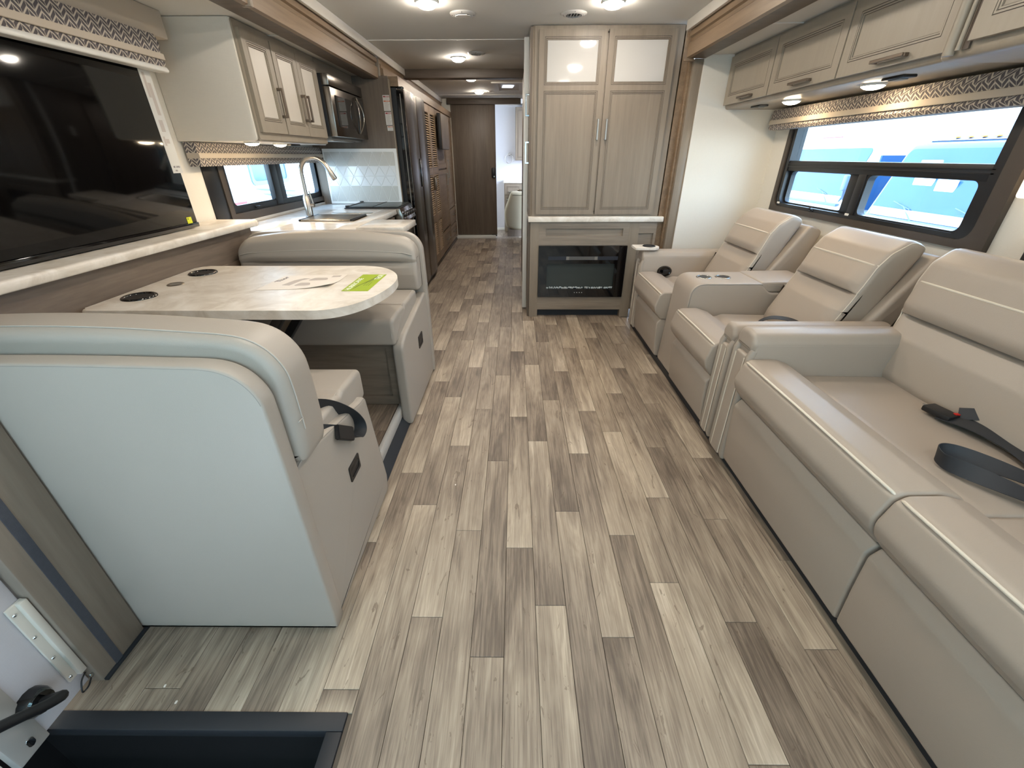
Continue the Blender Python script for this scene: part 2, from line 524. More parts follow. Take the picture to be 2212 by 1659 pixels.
def ribbon(bm, pts, wid, th=0.002, width=0.045, mi=0):
    """flat strap along pts; wid = list of unit width vectors"""
    pts = [Vector(p) for p in pts]; n = len(pts); rings = []
    for i, p in enumerate(pts):
        t = (pts[min(i + 1, n - 1)] - pts[max(i - 1, 0)]).normalized()
        w = Vector(wid[i] if isinstance(wid, list) else wid)
        w = (w - t * w.dot(t)).normalized()
        nn = t.cross(w)
        h = w * width / 2; k = nn * th / 2
        rings.append([bm.verts.new(p + h + k), bm.verts.new(p - h + k), bm.verts.new(p - h - k), bm.verts.new(p + h - k)])
    for i in range(n - 1):
        for k in range(4):
            bm.faces.new((rings[i][k], rings[i][(k + 1) % 4], rings[i + 1][(k + 1) % 4], rings[i + 1][k])).material_index = mi
    bm.faces.new(rings[0][::-1]); bm.faces.new(rings[-1])
    return bm
def spline(pts, n=8):
    P_ = [Vector(p) for p in pts]; out = []
    for i in range(len(P_) - 1):
        p0 = P_[max(i - 1, 0)]; p1 = P_[i]; p2 = P_[i + 1]; p3 = P_[min(i + 2, len(P_) - 1)]
        for k in range(n):
            t = k / n
            out.append(0.5 * ((2 * p1) + (p2 - p0) * t + (2 * p0 - 5 * p1 + 4 * p2 - p3) * t * t + (3 * p1 - p0 - 3 * p2 + p3) * t ** 3))
    out.append(P_[-1])
    return out
def lathe(bm, prof, c, seg=24, axis='z', mi=0, sx=1.0):
    """prof: list of (radius, height) ; axis of revolution through c"""
    rings = []
    for r, h in prof:
        if r < 1e-6:
            rings.append([bm.verts.new(_ax(c, 0, 0, h, axis))])
        else:
            rings.append([bm.verts.new(_ax(c, r * math.cos(k * 2 * math.pi / seg) * sx, r * math.sin(k * 2 * math.pi / seg), h, axis)) for k in range(seg)])
    for i in range(len(rings) - 1):
        a, b_ = rings[i], rings[i + 1]
        for k in range(seg):
            if len(a) == 1 and len(b_) == 1: continue
            if len(a) == 1: f = (a[0], b_[k], b_[(k + 1) % seg])
            elif len(b_) == 1: f = (a[k], a[(k + 1) % seg], b_[0])
            else: f = (a[k], a[(k + 1) % seg], b_[(k + 1) % seg], b_[k])
            bm.faces.new(f).material_index = mi
    return bm
def _ax(c, p, q, h, axis):
    if axis == 'z': return (c[0] + p, c[1] + q, c[2] + h)
    if axis == 'x': return (c[0] + h, c[1] + p, c[2] + q)
    return (c[0] + p, c[1] + h, c[2] + q)
def rrect(a0, a1, b0, b1, r, n=5):
    if r <= 0: return [(a0, b0), (a1, b0), (a1, b1), (a0, b1)]
    out = []
    for cx_, cy_, st in ((a0 + r, b0 + r, math.pi), (a1 - r, b0 + r, 1.5 * math.pi), (a1 - r, b1 - r, 0), (a0 + r, b1 - r, 0.5 * math.pi)):
        for k in range(n + 1):
            t = st + k / n * math.pi / 2
            out.append((cx_ + r * math.cos(t), cy_ + r * math.sin(t)))
    return out
def ring(bm, axis, lo, hi, outer, inner, ro=0.0, ri=0.0, mi=0, n=5):
    """flat frame with a rectangular hole; lo..hi along axis"""
    ro = max(ro, 1e-4); ri = max(ri, 1e-4)
    O = rrect(*outer, ro, n); I = rrect(*inner, ri, n)
    L = len(O)
    v = [[bm.verts.new(_to3(axis, h, *p)) for p in S] for S in (O, I) for h in (lo, hi)]
    ol, oh, il, ih = v
    for k in range(L):
        j = (k + 1) % L
        for q in ((ol[k], ol[j], oh[j], oh[k]), (il[k], ih[k], ih[j], il[j]), (oh[k], oh[j], ih[j], ih[k]), (ol[k], il[k], il[j], ol[j])):
            bm.faces.new(q).material_index = mi
    return bm
def slab(bm, axis, lo, hi, rect, r=0.0, bev=0.0, mi=0):
    prism(bm, rrect(*rect, r) if r > 0 else [(rect[0], rect[2]), (rect[1], rect[2]), (rect[1], rect[3]), (rect[0], rect[3])], axis, lo, hi, bev, 2, mi)
    return bm
def pull(parent, axis, face, dr, p0, p1, out=0.028, th=0.010, w=0.012, name='handle', mat='nickel'):
    """square bar pull on the plane axis=face; dr = +1/-1 outward; p0,p1 end points in that plane"""
    bm = B()
    along = 0 if abs(p1[0] - p0[0]) > abs(p1[1] - p0[1]) else 1
    h = w / 2
    lo = face + dr * (out - th); hi = face + dr * out
    r0 = (min(p0[0], p1[0]), max(p0[0], p1[0]), min(p0[1], p1[1]), max(p0[1], p1[1]))
    if along == 0: rect = (r0[0], r0[1], r0[2] - h, r0[2] + h)
    else: rect = (r0[0] - h, r0[0] + h, r0[2], r0[3])
    def bx(l, h_, rc):
        a = _to3(axis, min(l, h_), rc[0], rc[2]); c = _to3(axis, max(l, h_), rc[1], rc[3])
        box(bm, a[0], c[0], a[1], c[1], a[2], c[2], 0.0015, 1)
    bx(lo, hi, rect)
    if along == 0:
        bx(face, lo, (rect[0], rect[0] + w, rect[2], rect[3])); bx(face, lo, (rect[1] - w, rect[1], rect[2], rect[3]))
    else:
        bx(face, lo, (rect[0], rect[1], rect[2], rect[2] + w)); bx(face, lo, (rect[0], rect[1], rect[3] - w, rect[3]))
    return obj(name, bm, mat, parent)
def moulding(bm, axis, face, dr, rect, w=0.020, mi_wood=0, mi_dark=1):
    """two raised beads with glazed grooves around a rectangle, drawn inward from rect"""
    a0, a1, b0, b1 = rect
    def rg(i0, i1, h0, h1, mi):
        lo, hi = sorted((face + dr * h0, face + dr * h1))
        ring(bm, axis, lo, hi, (a0 + i0, a1 - i0, b0 + i0, b1 - i0), (a0 + i1, a1 - i1, b0 + i1, b1 - i1), mi=mi, n=1)
    rg(0.0, 0.003, -0.006, -0.0025, mi_dark)
    rg(0.003, w * 0.45, -0.006, -0.0, mi_wood)
    rg(w * 0.45, w * 0.45 + 0.003, -0.006, -0.0045, mi_dark)
    rg(w * 0.45 + 0.003, w * 0.85, -0.006, -0.002, mi_wood)
    rg(w * 0.85, w * 0.85 + 0.002, -0.007, -0.0055, mi_dark)
    rg(w * 0.85 + 0.002, w, -0.008, -0.005, mi_wood)
def cab_door(parent, axis, face, dr, rect, stile=0.05, th=0.02, mats=('maple', 'glaze'), inserts=None, handle=None, hmat='nickel', inner='maple', label=None, name='door'):
    """shaker door: frame with moulded openings; inserts = list of (rect, material)"""
    a0, a1, b0, b1 = rect
    if inserts is None: inserts = [((a0 + stile, a1 - stile, b0 + stile, b1 - stile), inner)]
    bm = B()
    back = face - dr * th
    lo, hi = sorted((back, face))
    # frame built as strips around stacked openings (openings share the same width)
    ia0, ia1 = inserts[0][0][0], inserts[0][0][1]
    def bx(r_, bev=0.002):
        a = _to3(axis, lo, r_[0], r_[2]); c = _to3(axis, hi, r_[1], r_[3])
        box(bm, a[0], c[0], a[1], c[1], a[2], c[2])
    bx((a0, ia0, b0, b1)); bx((ia1, a1, b0, b1))
    ins = sorted(inserts, key=lambda t: t[0][2])
    prev = b0
    for r_, _m in ins:
        bx((ia0, ia1, prev, r_[2])); prev = r_[3]
    bx((ia0, ia1, prev, b1))
    for r_, _m in ins:
        moulding(bm, axis, face, dr, r_)
    d = obj(name, bm, list(mats), parent, smooth=None)
    if label: d['label'] = label
    for r_, m_ in ins:
        bm = B()
        l2, h2 = sorted((face - dr * 0.016, face - dr * 0.0065))
        slab(bm, axis, l2, h2, (r_[0] + 0.001, r_[1] - 0.001, r_[2] + 0.001, r_[3] - 0.001))
        obj('panel' if m_ != 'mirror' else 'mirror', bm, m_, d)
    if handle: pull(d, axis, face, dr, handle[0], handle[1], mat=hmat)
    return d
def text_mesh(txt, size, depth=0.0006):
    cu = bpy.data.curves.new('lettering', 'FONT')
    cu.body = txt; cu.size = size; cu.extrude = depth / 2; cu.resolution_u = 2
    cu.align_x = 'LEFT'
    t = bpy.data.objects.new('lettering', cu)
    COL.objects.link(t)
    dg = bpy.context.evaluated_depsgraph_get()
    me = bpy.data.meshes.new_from_object(t.evaluated_get(dg))
    bm = bmesh.new(); bm.from_mesh(me)
    bpy.data.objects.remove(t, do_unlink=True); bpy.data.curves.remove(cu); bpy.data.meshes.remove(me)
    return bm
def put_text(parent, txt, size, origin, xdir, ydir, mat, name='lettering', sx=1.0, depth=0.0006):
    bm = text_mesh(txt, size, depth)
    X = Vector(xdir).normalized() * sx; Y = Vector(ydir).normalized(); Z = Vector(xdir).cross(Vector(ydir)).normalized()
    o = Vector(origin)
    for v in bm.verts:
        v.co = o + X * v.co.x + Y * v.co.y + Z * v.co.z
    return obj(name, bm, mat, parent, smooth=None)
# ================================================================== SETTING
ST = dict(kind='structure')
bm = B()
box(bm, -1.30, 2.0, 0.563, 9.1, -0.04, -0.005)
box(bm, -0.447, 2.0, -1.6, 0.563, -0.04, -0.005)
floor = obj('floor', bm, 'slab', smooth=None, **ST)

# vinyl plank floor: 4 inch strips, 36 inch planks, one joint phase and two end tones per strip
PX0, PW, PL = -0.033, 0.1007, 0.9135
cols = {-12: (.30, .55, .45), -11: (.10, .62, .5), -10: (.62, .45, .6), -9: (.85, .38, .55), -8: (.47, .75, .35), -7: (.03, .55, .6),
        -6: (.216, .95, .25), -5: (.620, .92, .22), -4: (.415, .30, .92), -3: (.831, .95, .35), -2: (.275, .62, .40), -1: (.709, .28, .62),
        0: (.192, .98, .22), 1: (.873, .30, .97), 2: (.379, .18, .70), 3: (.769, .98, .30), 4: (.254, .86, .28), 5: (.046, .52, .92),
        6: (.461, .96, .30), 7: (.819, .60, .24), 8: (.338, .55, .50), 9: (.736, .92, .28), 10: (.14, .42, .55)}
pmesh = {}
def plank_mesh(w, l):
    key = (round(w, 4), round(l, 4))
    if key in pmesh: return pmesh[key]
    bm = B(); g = 0.0006; c = 0.0008
    x0, x1, y0, y1 = g, w - g, g, l - g
    lo = [(x0, y0), (x1, y0), (x1, y1), (x0, y1)]; hi = [(x0 + c, y0 + c), (x1 - c, y0 + c), (x1 - c, y1 - c), (x0 + c, y1 - c)]
    a = [bm.verts.new((p[0], p[1], 0)) for p in lo]; b_ = [bm.verts.new((p[0], p[1], 0.0042)) for p in lo]; t = [bm.verts.new((p[0], p[1], 0.005)) for p in hi]
    bm.faces.new(a[::-1]); bm.faces.new(t)
    for k in range(4):
        j = (k + 1) % 4
        bm.faces.new((a[k], a[j], b_[j], b_[k])); bm.faces.new((b_[k], b_[j], t[j], t[k]))
    me = bpy.data.meshes.new('plank'); bm.to_mesh(me); bm.free(); me.materials.append(M['plank'])
    pmesh[key] = me
    return me
n_pl = 0
rp_ = random.Random(11)
def lay(parent, x, w, y0, y1, z, col):
    global n_pl
    if y1 - y0 < 0.02: return
    o = bpy.data.objects.new('plank', plank_mesh(w, y1 - y0)); COL.objects.link(o)
    o.parent = parent; o.location = Vector((x, y0, z)) - W[parent.name]
    o.color = (col[0], col[1], rp_.random(), 1)
    n_pl += 1
for k, (ph, near, far) in cols.items():
    xa = PX0 + PW * k
    if xa < -1.25: continue
    seg0 = 0.10
    ymax = 8.93
    if xa > 0.10: ymax = 3.78
    if xa + PW > 0.98: ymax = 3.70
    y = ph - PL
    while y < ymax:
        a, b2 = y, y + PL
        lim0 = -0.35
        if xa + PW < -0.40: lim0 = 0.563
        if xa + 0.5 * PW < -0.62: 
            lim1 = 0.80
            if b2 > 7.3 and False: lim1 = ymax
        else: lim1 = ymax
        ya, yb = max(a, lim0), min(b2, lim1)
        # corridor strips left of the benches restart in front of the kitchen
        n_ = min(1, max(0, near + rp_.uniform(-.09, .09))); f_ = min(1, max(0, far + rp_.uniform(-.09, .09)))
        if yb - ya > 0.03: lay(floor, xa, PW, ya, yb, -0.005, (n_, f_))
        if xa + 0.5 * PW < -0.62 and b2 > 2.75 and xa > -1.07:
            ya, yb = max(a, 2.75), min(b2, ymax)
            if yb - ya > 0.03: lay(floor, xa, PW, ya, yb, -0.005, (n_, f_))
        y += PL
# raised floor of the dinette slide-out with its own planks and edge trims
bm = B(); box(bm, -1.86, -0.64, 1.42, 1.99, 0.0, 0.095)
fl2 = obj('floor', bm, 'slab', smooth=None, **ST)
for i in range(11):
    xa = -1.86 + i * 0.11
    cut = 1.42 + ((i * 0.37) % 1.0) * 0.45
    lay(fl2, xa, 0.11, 1.42, cut, 0.095, (rp_.uniform(.2, .5), rp_.uniform(.2, .5)))
    lay(fl2, xa, 0.11, cut, 1.99, 0.095, (rp_.uniform(.2, .5), rp_.uniform(.2, .5)))
bm = B(); box(bm, -0.645, -0.622, 0.82, 2.62, 0.045, 0.104, 0.003); obj('trim_1', bm, 'grey_white', **ST)
bm = B(); prism(bm, [(-0.64, 0.0), (-0.585, 0.0), (-0.592, 0.012), (-0.622, 0.044), (-0.64, 0.044)], 'y', 0.86, 2.66); obj('trim_2', bm, 'rubber', **ST)
# grey floor edge roll along the kitchen cabinets
bm = B(); box(bm, -1.10, -1.045, 4.5, 7.9, 0.0, 0.03, 0.004); obj('trim_3', bm, 'maple_dark', **ST)

# step well in front of the entry door
bm = B()
box(bm, -1.27, -0.50, -0.9, 0.53, -0.34, -0.32)
box(bm, -1.29, -1.27, -0.9, 0.53, -0.34, 0.02); box(bm, -0.50, -0.447, -0.9, 0.563, -0.34, -0.03)
box(bm, -1.29, -0.447, 0.53, 0.563, -0.34, -0.03)
obj('stairwell', bm, 'black', smooth=None, label='black entry step well sunk in the floor at lower left', cat='step well')
bm = B()
box(bm, -1.235, -0.447, 0.521, 0.565, -0.03, 0.004, 0.003); box(bm, -0.489, -0.447, -0.9, 0.521, -0.03, 0.004, 0.003)
obj('trim_4', bm, 'rubber', **ST)
bm = B()
box(bm, -1.26, -0.505, -0.9, 0.30, -0.20, -0.17, 0.006)
box(bm, -1.26, -0.505, 0.26, 0.30, -0.31, -0.20)
t = obj('entry_step', bm, 'black', label='black entry step tread down inside the step well', cat='step')

# ceilings
bm = B(); box(bm, -1.30, 1.40, -1.75, 9.1, 2.106, 2.15); ceil = obj('ceiling', bm, 'ceiling', smooth=None, **ST)
bm = B(); box(bm, -1.15, 0.13, 4.125, 4.14, 2.1015, 2.107, 0.001); obj('trim_5', bm, 'ceiling_seam', **ST)
bm = B(); box(bm, -1.15, 0.1, 7.45, 7.462, 2.101, 2.107, 0.001); box(bm, -1.15, 0.1, 5.95, 5.962, 2.101, 2.107, 0.001); obj('trim_6', bm, 'ceiling_seam', **ST)
bm = B(); box(bm, -1.95, -1.20, -0.2, 9.0, 1.926, 1.96); obj('ceiling', bm, 'ceiling', smooth=None, **ST)
bm = B(); box(bm, 1.25, 1.98, -1.0, 3.70, 1.925, 1.96); obj('ceiling', bm, 'ceiling', smooth=None, **ST)
bm = B(); box(bm, -1.9, -1.25, 3.06, 3.075, 1.921, 1.926, 0.001); obj('trim_7', bm, 'ceiling_seam', **ST)
bm = B(); box(bm, 1.3, 1.9, 2.86, 2.875, 1.921, 1.926, 0.001); obj('trim_8', bm, 'ceiling_seam', **ST)

# slide-out fascias: white corner trim, two stepped walnut bands, dark bottom return
def fascia(sx, y0, y1, n1, n2, n3):
    bm = B(); box(bm, sx * 1.152, sx * 1.175, -1.7, y1 if sx > 0 else 7.93, 2.048, 2.106, 0.003); obj('trim_%d' % n1, bm, 'white_trim', **ST)
    bm = B()
    prism(bm, [(sx * 1.30, 2.10), (sx * 1.185, 2.10), (sx * 1.185, 2.018), (sx * 1.200, 2.012), (sx * 1.200, 1.992), (sx * 1.30, 1.992)], 'y', y0, y1)
    obj('trim_%d' % n2, bm, 'fascia', smooth=None, **ST)
    bm = B()
    prism(bm, [(sx * 1.30, 1.988), (sx * 1.192, 1.988), (sx * 1.186, 1.982), (sx * 1.186, 1.906), (sx * 1.205, 1.900), (sx * 1.30, 1.915)], 'y', y0, y1, mi=0)
    obj('trim_%d' % n3, bm, 'fascia', smooth=None, **ST)
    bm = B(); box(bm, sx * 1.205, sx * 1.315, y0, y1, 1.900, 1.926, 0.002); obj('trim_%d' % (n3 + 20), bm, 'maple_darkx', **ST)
fascia(-1, -0.2, 4.46, 9, 10, 11)
fascia(1, -1.0, 3.64, 12, 13, 14)
bm = B(); box(bm, -1.215, -1.170, 4.455, 4.475, 1.885, 2.05, 0.003); obj('trim_15', bm, 'maple', **ST)
bm = B(); box(bm, 1.168, 1.24, 3.64, 3.655, 1.885, 2.05, 0.003); obj('trim_16', bm, 'fascia', **ST)
bm = B(); box(bm, -1.222, -1.174, 2.43, 2.455, 1.898, 2.05, 0.004); obj('trim_17', bm, 'maple', **ST)
# band over the refrigerator and wardrobe
bm = B(); prism(bm, [(-1.3, 2.055), (-1.172, 2.055), (-1.172, 2.015), (-1.162, 2.008), (-1.162, 1.985), (-1.145, 1.975), (-1.145, 1.93), (-1.3, 1.92)], 'y', 4.476, 7.93); obj('trim_18', bm, 'fascia', smooth=None, **ST)
bm = B(); box(bm, -1.8, -1.03, 4.49, 7.93, 1.853, 1.925); obj('trim_19', bm, 'fascia', smooth=None, **ST)
# dark cross beam and sliding door valance
bm = B(); box(bm, -1.20, 0.088, 5.38, 5.52, 2.03, 2.107, 0.004); obj('trim_20', bm, 'maple_darkx', **ST)
bm = B(); box(bm, -1.08, 0.085, 7.90, 7.96, 2.028, 2.104, 0.004); obj('trim_21', bm, 'maple_darkx', **ST)

# walls
bm = B(); box(bm, -1.90, -1.035, 7.93, 8.03, 0, 2.106); box(bm, -1.15, -0.355, 7.99, 8.03, 0, 2.106); obj('wall_rear', bm, 'wall', smooth=None, **ST)
bm = B(); box(bm, -1.06, -0.35, 7.925, 7.985, 0.0, 0.058, 0.004); obj('baseboard_rear', bm, 'white', **ST)
bm = B(); box(bm, -1.30, 0.9, 8.93, 9.0, 0, 2.106); obj('wall_bedroom', bm, 'wall_lilac', smooth=None, **ST)
bm = B(); box(bm, -0.5, 0.0, 8.918, 8.93, 0, 0.045, 0.003); obj('baseboard_bedroom', bm, 'white', **ST)
bm = B(); box(bm, -1.93, -1.885, 4.47, 9.0, 0, 2.106); obj('wall_left_rear', bm, 'wall', smooth=None, **ST)
# right slide-out: end wall, window wall with opening
bm = B(); box(bm, 1.318, 1.96, 3.655, 3.70, 0, 1.925); obj('wall_right_end', bm, 'wall', smooth=None, **ST)
def wall_open(name, x0, x1, y0, y1, z1, oy0, oy1, oz0, oz1, mat):
    bm = B()
    box(bm, x0, x1, y0, oy0, 0, z1); box(bm, x0, x1, oy1, y1, 0, z1)
    box(bm, x0, x1, oy0, oy1, 0, oz0); box(bm, x0, x1, oy0, oy1, oz1, z1)
    return obj(name, bm, mat, smooth=None, **ST)
wall_open('wall_right', 1.94, 1.99, -1.0, 3.655, 1.925, 1.88, 3.39, 0.98, 1.54, 'wall')
wall_open('wall_left', -1.93, -1.88, -0.2, 4.47, 1.925, 2.99, 4.48, 0.965, 1.32, 'wall')
bm = B(); box(bm, 1.32, 1.96, 3.648, 3.654, 0.0, 0.06, 0.002); obj('baseboard_right', bm, 'white', **ST)
# cab side walls, front and the white panel beside the entry door
bm = B(); box(bm, -1.225, -1.20, 0.466, 0.634, 0.018, 2.106, 0.003); obj('wall_entry', bm, 'wall_lilac', **ST)
bm = B(); box(bm, -1.222, -1.196, 0.44, 0.512, 0.005, 2.106, 0.004); obj('trim_22', bm, 'grey_white', **ST)
bm = B(); box(bm, -1.88, -1.25, -0.2, -0.15, 0.0, 1.95); box(bm, -1.30, -1.26, -1.75, -0.85, 0, 2.106); box(bm, -1.30, -1.26, -0.85, 0.30, 1.75, 2.106); box(bm, -1.3, -1.24, 0.05, 0.44, 0.0, 2.106)
obj('wall_cab_left', bm, 'wall', smooth=None, **ST)
bm = B(); box(bm, 1.94, 1.98, -1.75, -1.0, 0, 0.85); box(bm, 1.3, 1.98, -1.02, -1.0, 0, 0.5); box(bm, 1.3, 1.98, -1.05, -1.0, 1.9, 2.106)
obj('wall_cab_right', bm, 'wall', smooth=None, **ST)
bm = B(); box(bm, -1.3, 1.98, -1.80, -1.75, -0.04, 0.80); box(bm, -1.3, 1.98, -1.80, -1.75, 1.92, 2.15); obj('wall_front', bm, 'rubber', smooth=None, **ST)

wf = thing('window_3', (0.3, -1.76, 0.8), kind='structure')
bm = B(); box(bm, -1.28, 1.96, -1.765, -1.760, 0.80, 1.92); obj('windshield_dimmer', bm, 'tinted', wf, None)  # unseen pane added, darkened to hold back the sky
wf = thing('window_4', (1.96, -1.4, 0.85), kind='structure')
bm = B(); box(bm, 1.955, 1.96, -1.75, -1.0, 0.85, 2.106); obj('side_pane', bm, 'tinted', wf, None)  # unseen side pane added with the same dimming tint
wf = thing('door_3', (-1.28, -0.4, 0.0), kind='structure')
bm = B(); box(bm, -1.29, -1.27, -0.85, 0.05, -0.02, 1.0, 0.002); box(bm, -1.285, -1.28, -0.85, 0.05, 1.0, 1.75); obj('door_leaf', bm, 'wall_lilac', wf, None)
# ---- window over the sofa (window_1)
w1 = thing('window_1', (1.95, 2.62, 0.955), kind='structure')
bm = B()
ring(bm, 'x', 1.915, 1.99, (1.790, 3.435, 0.952, 1.56), (1.865, 3.395, 0.985, 1.545), 0.004, 0.06)
obj('window_trim', bm, 'bronze', w1)
bm = B()
ring(bm, 'x', 1.925, 1.995, (1.835, 3.415, 0.968, 1.555), (1.915, 3.352, 1.005, 1.53), 0.05, 0.05)
box(bm, 1.93, 1.99, 1.905, 3.36, 1.213, 1.276, 0.003)
box(bm, 1.925, 1.945, 1.90, 3.36, 1.238, 1.243); box(bm, 1.925, 1.945, 1.90, 3.36, 1.255, 1.259)
box(bm, 1.93, 1.985, 2.585, 2.645, 1.0, 1.215, 0.003)
box(bm, 1.945, 1.99, 2.64, 2.73, 1.0, 1.215, 0.003)
ring(bm, 'x', 1.935, 1.975, (1.905, 2.60, 0.995, 1.225), (1.948, 2.572, 1.012, 1.212), 0.03, 0.03)
ring(bm, 'x', 1.955, 1.985, (2.66, 3.37, 0.995, 1.225), (2.728, 3.33, 1.014, 1.210), 0.03, 0.03)
obj('window_frame', bm, 'black_metal', w1)
for nm, r_ in (('pane', (1.915, 3.352, 1.27, 1.535)), ('pane', (1.94, 2.60, 1.005, 1.22)), ('pane', (2.70, 3.352, 1.005, 1.22))):
    bm = B(); slab(bm, 'x', 1.968, 1.972, r_); obj(nm, bm, 'pane', w1, smooth=None)
bm = B(); box(bm, 1.918, 1.935, 2.93, 2.97, 0.985, 1.0, 0.004); tube(bm, [(1.925, 2.95, 0.997), (1.905, 2.945, 1.005), (1.895, 2.925, 1.012)], 0.006, 6)
obj('window_latch', bm, 'black', w1)
for y_ in (2.61, 3.33):
    bm = B(); box(bm, 1.922, 1.927, y_, y_ + 0.03, 1.0, 1.012, 0.001); obj('window_tag', bm, 'white', w1)

# ---- kitchen window (window_2)
w2 = thing('window_2', (-1.88, 3.7, 0.925), kind='structure')
bm = B(); ring(bm, 'x', -1.905, -1.868, (2.945, 4.50, 0.905, 1.36), (2.995, 4.475, 0.972, 1.32), 0.004, 0.004); obj('window_trim', bm, 'bronze', w2)
bm = B(); box(bm, -1.89, -1.872, 2.80, 2.945, 0.90, 1.36, 0.002); obj('side_blind_track', bm, 'black_metal', w2)
bm = B()
ring(bm, 'x', -1.93, -1.89, (2.99, 4.485, 0.968, 1.325), (3.05, 4.425, 1.012, 1.30), 0.01, 0.035)
box(bm, -1.925, -1.885, 3.60, 3.70, 0.975, 1.32, 0.003); box(bm, -1.935, -1.895, 3.70, 3.795, 0.975, 1.32, 0.003)
ring(bm, 'x', -1.915, -1.895, (3.00, 3.64, 0.975, 1.32), (3.058, 3.612, 1.018, 1.30), 0.02, 0.03)
obj('window_frame', bm, 'black_metal', w2)
bm = B(); box(bm, -1.893, -1.878, 3.28, 3.34, 0.985, 0.998, 0.003); tube(bm, [(-1.882, 3.31, 0.99), (-1.87, 3.315, 0.996), (-1.862, 3.335, 0.998)], 0.005, 6); obj('window_latch', bm, 'black', w2)
for r_ in ((3.05, 3.62, 1.01, 1.31), (3.72, 4.43, 1.01, 1.31)):
    bm = B(); slab(bm, 'x', -1.912, -1.908, r_); obj('pane', bm, 'pane', w2, smooth=None)
bm = B(); box(bm, -1.879, -1.865, 2.80, 4.46, 0.902, 0.922, 0.002); obj('trim_23', bm, 'grey_white', **ST)

# ---- sliding door to the bedroom (door_1)
d1 = thing('door_1', (-0.68, 7.97, 0.06), kind='structure')
bm = B(); box(bm, -1.033, -0.325, 7.955, 7.985, 0.062, 2.03, 0.003); obj('door_leaf', bm, 'maple_dark', d1)
bm = B(); slab(bm, 'y', 7.94, 7.956, (-0.405, -0.335, 0.98, 1.14), 0.02, 0.003); ls = obj('door_lock', bm, 'black', d1)
bm = B(); lathe(bm, [(0, -0.004), (0.012, -0.004), (0.012, 0.0), (0, 0.0)], (-0.358, 7.938, 1.005), 12, 'y'); obj('thumb_turn', bm, 'nickel', ls)
bm = B(); box(bm, -0.42, -0.33, 7.935, 7.955, 0.04, 0.062, 0.003); obj('floor_guide', bm, 'black', d1)
# hall side wall on the right of the corridor, white divider edge, open bathroom door
bm = B(); box(bm, 0.112, 0.14, 3.99, 8.0, 0, 2.106); obj('wall_hall', bm, 'maple_dark', smooth=None, **ST)
bm = B(); box(bm, 0.066, 0.104, 3.955, 3.995, 0.012, 2.085, 0.002); obj('trim_24', bm, 'white', **ST)
d2 = thing('door_2', (0.09, 5.2, 0.0), kind='structure')
bm = B(); box(bm, 0.078, 0.108, 4.93, 5.6, 0.01, 2.02, 0.002); obj('door_leaf', bm, 'maple_dark', d2)
bm = B(); box(bm, 0.07, 0.078, 4.94, 5.0, 0.93, 1.06, 0.003); tube(bm, [(0.078, 4.97, 0.985), (0.045, 4.97, 0.985), (0.03, 4.99, 0.985), (0.03, 5.06, 0.985)], 0.008, 8); obj('door_handle', bm, 'nickel', d2)
bm = B(); slab(bm, 'x', 0.094, 0.112, (4.38, 4.46, 1.45, 1.585), 0.015, 0.003); obj('wall_thermostat', bm, 'white', label='small white rounded thermostat on the hall wall by the cabinet', cat='thermostat')
# brown corner post and recess between the fireplace cabinet and the slide-out
bm = B(); box(bm, 1.19, 1.262, 3.74, 3.79, 0, 2.106); box(bm, 1.13, 1.25, 3.79, 3.80, 0, 2.106); obj('wall_corner', bm, 'fascia', smooth=None, **ST)
bm = B(); box(bm, 1.252, 1.322, 3.665, 3.745, 0, 1.905, 0.004); obj('trim_25', bm, 'maple', **ST)
bm = B(); box(bm, 1.232, 1.254, 3.70, 3.745, 0, 1.905, 0.003); obj('trim_26', bm, 'fascia', **ST)
# beige board the left shade hangs from
bm = B(); box(bm, -1.88, -1.70, -0.1, 2.60, 1.815, 1.925, 0.004); obj('trim_27', bm, 'shade_strip', **ST)
# taupe laminate post by the entry door with its velcro strip
ps = thing('trim_28', (-1.3, 0.71, 0.0), kind='structure')
bm = B(); box(bm, -1.45, -1.168, 0.638, 0.786, 0.0, 1.92, 0.003); obj('post', bm, 'post', ps)
bm = B(); box(bm, -1.1685, -1.1655, 0.681, 0.703, 0.0, 1.92); obj('velcro_strip', bm, 'velcro', ps)
bm = B(); box(bm, -1.17, -1.158, 0.64, 0.80, -0.002, 0.008, 0.001); obj('bottom_seal', bm, 'rubber', ps)
# ================================================================== LEFT SIDE: DINETTE
def arch_outline(x0, x1, z0, z1, dip, r, nt=10, rb=0.03):
    """cushion outline in xz: gently arched top with large rounded corners"""
    pts = [(x0 + rb, z0), (x1 - rb, z0), (x1, z0 + rb)]
    pts += [(x1, z1 - dip - r), (x1 - r * 0.08, z1 - dip - r * 0.62), (x1 - r * 0.30, z1 - dip - r * 0.28), (x1 - r * 0.62, z1 - dip - r * 0.07), (x1 - r, z1 - dip + 0.002)]
    for k in range(1, nt):
        t = k / nt
        x = (x1 - r) * (1 - t) + (x0 + r) * t
        pts.append((x, z1 - dip * (2 * t - 1) ** 2 * 0.98))
    pts += [(x0 + r, z1 - dip + 0.002), (x0 + r * 0.62, z1 - dip - r * 0.07), (x0 + r * 0.30, z1 - dip - r * 0.28), (x0 + r * 0.08, z1 - dip - r * 0.62), (x0, z1 - dip - r), (x0, z0 + rb)]
    return chaikin(pts, 2)
XL, XR = -1.63, -0.60
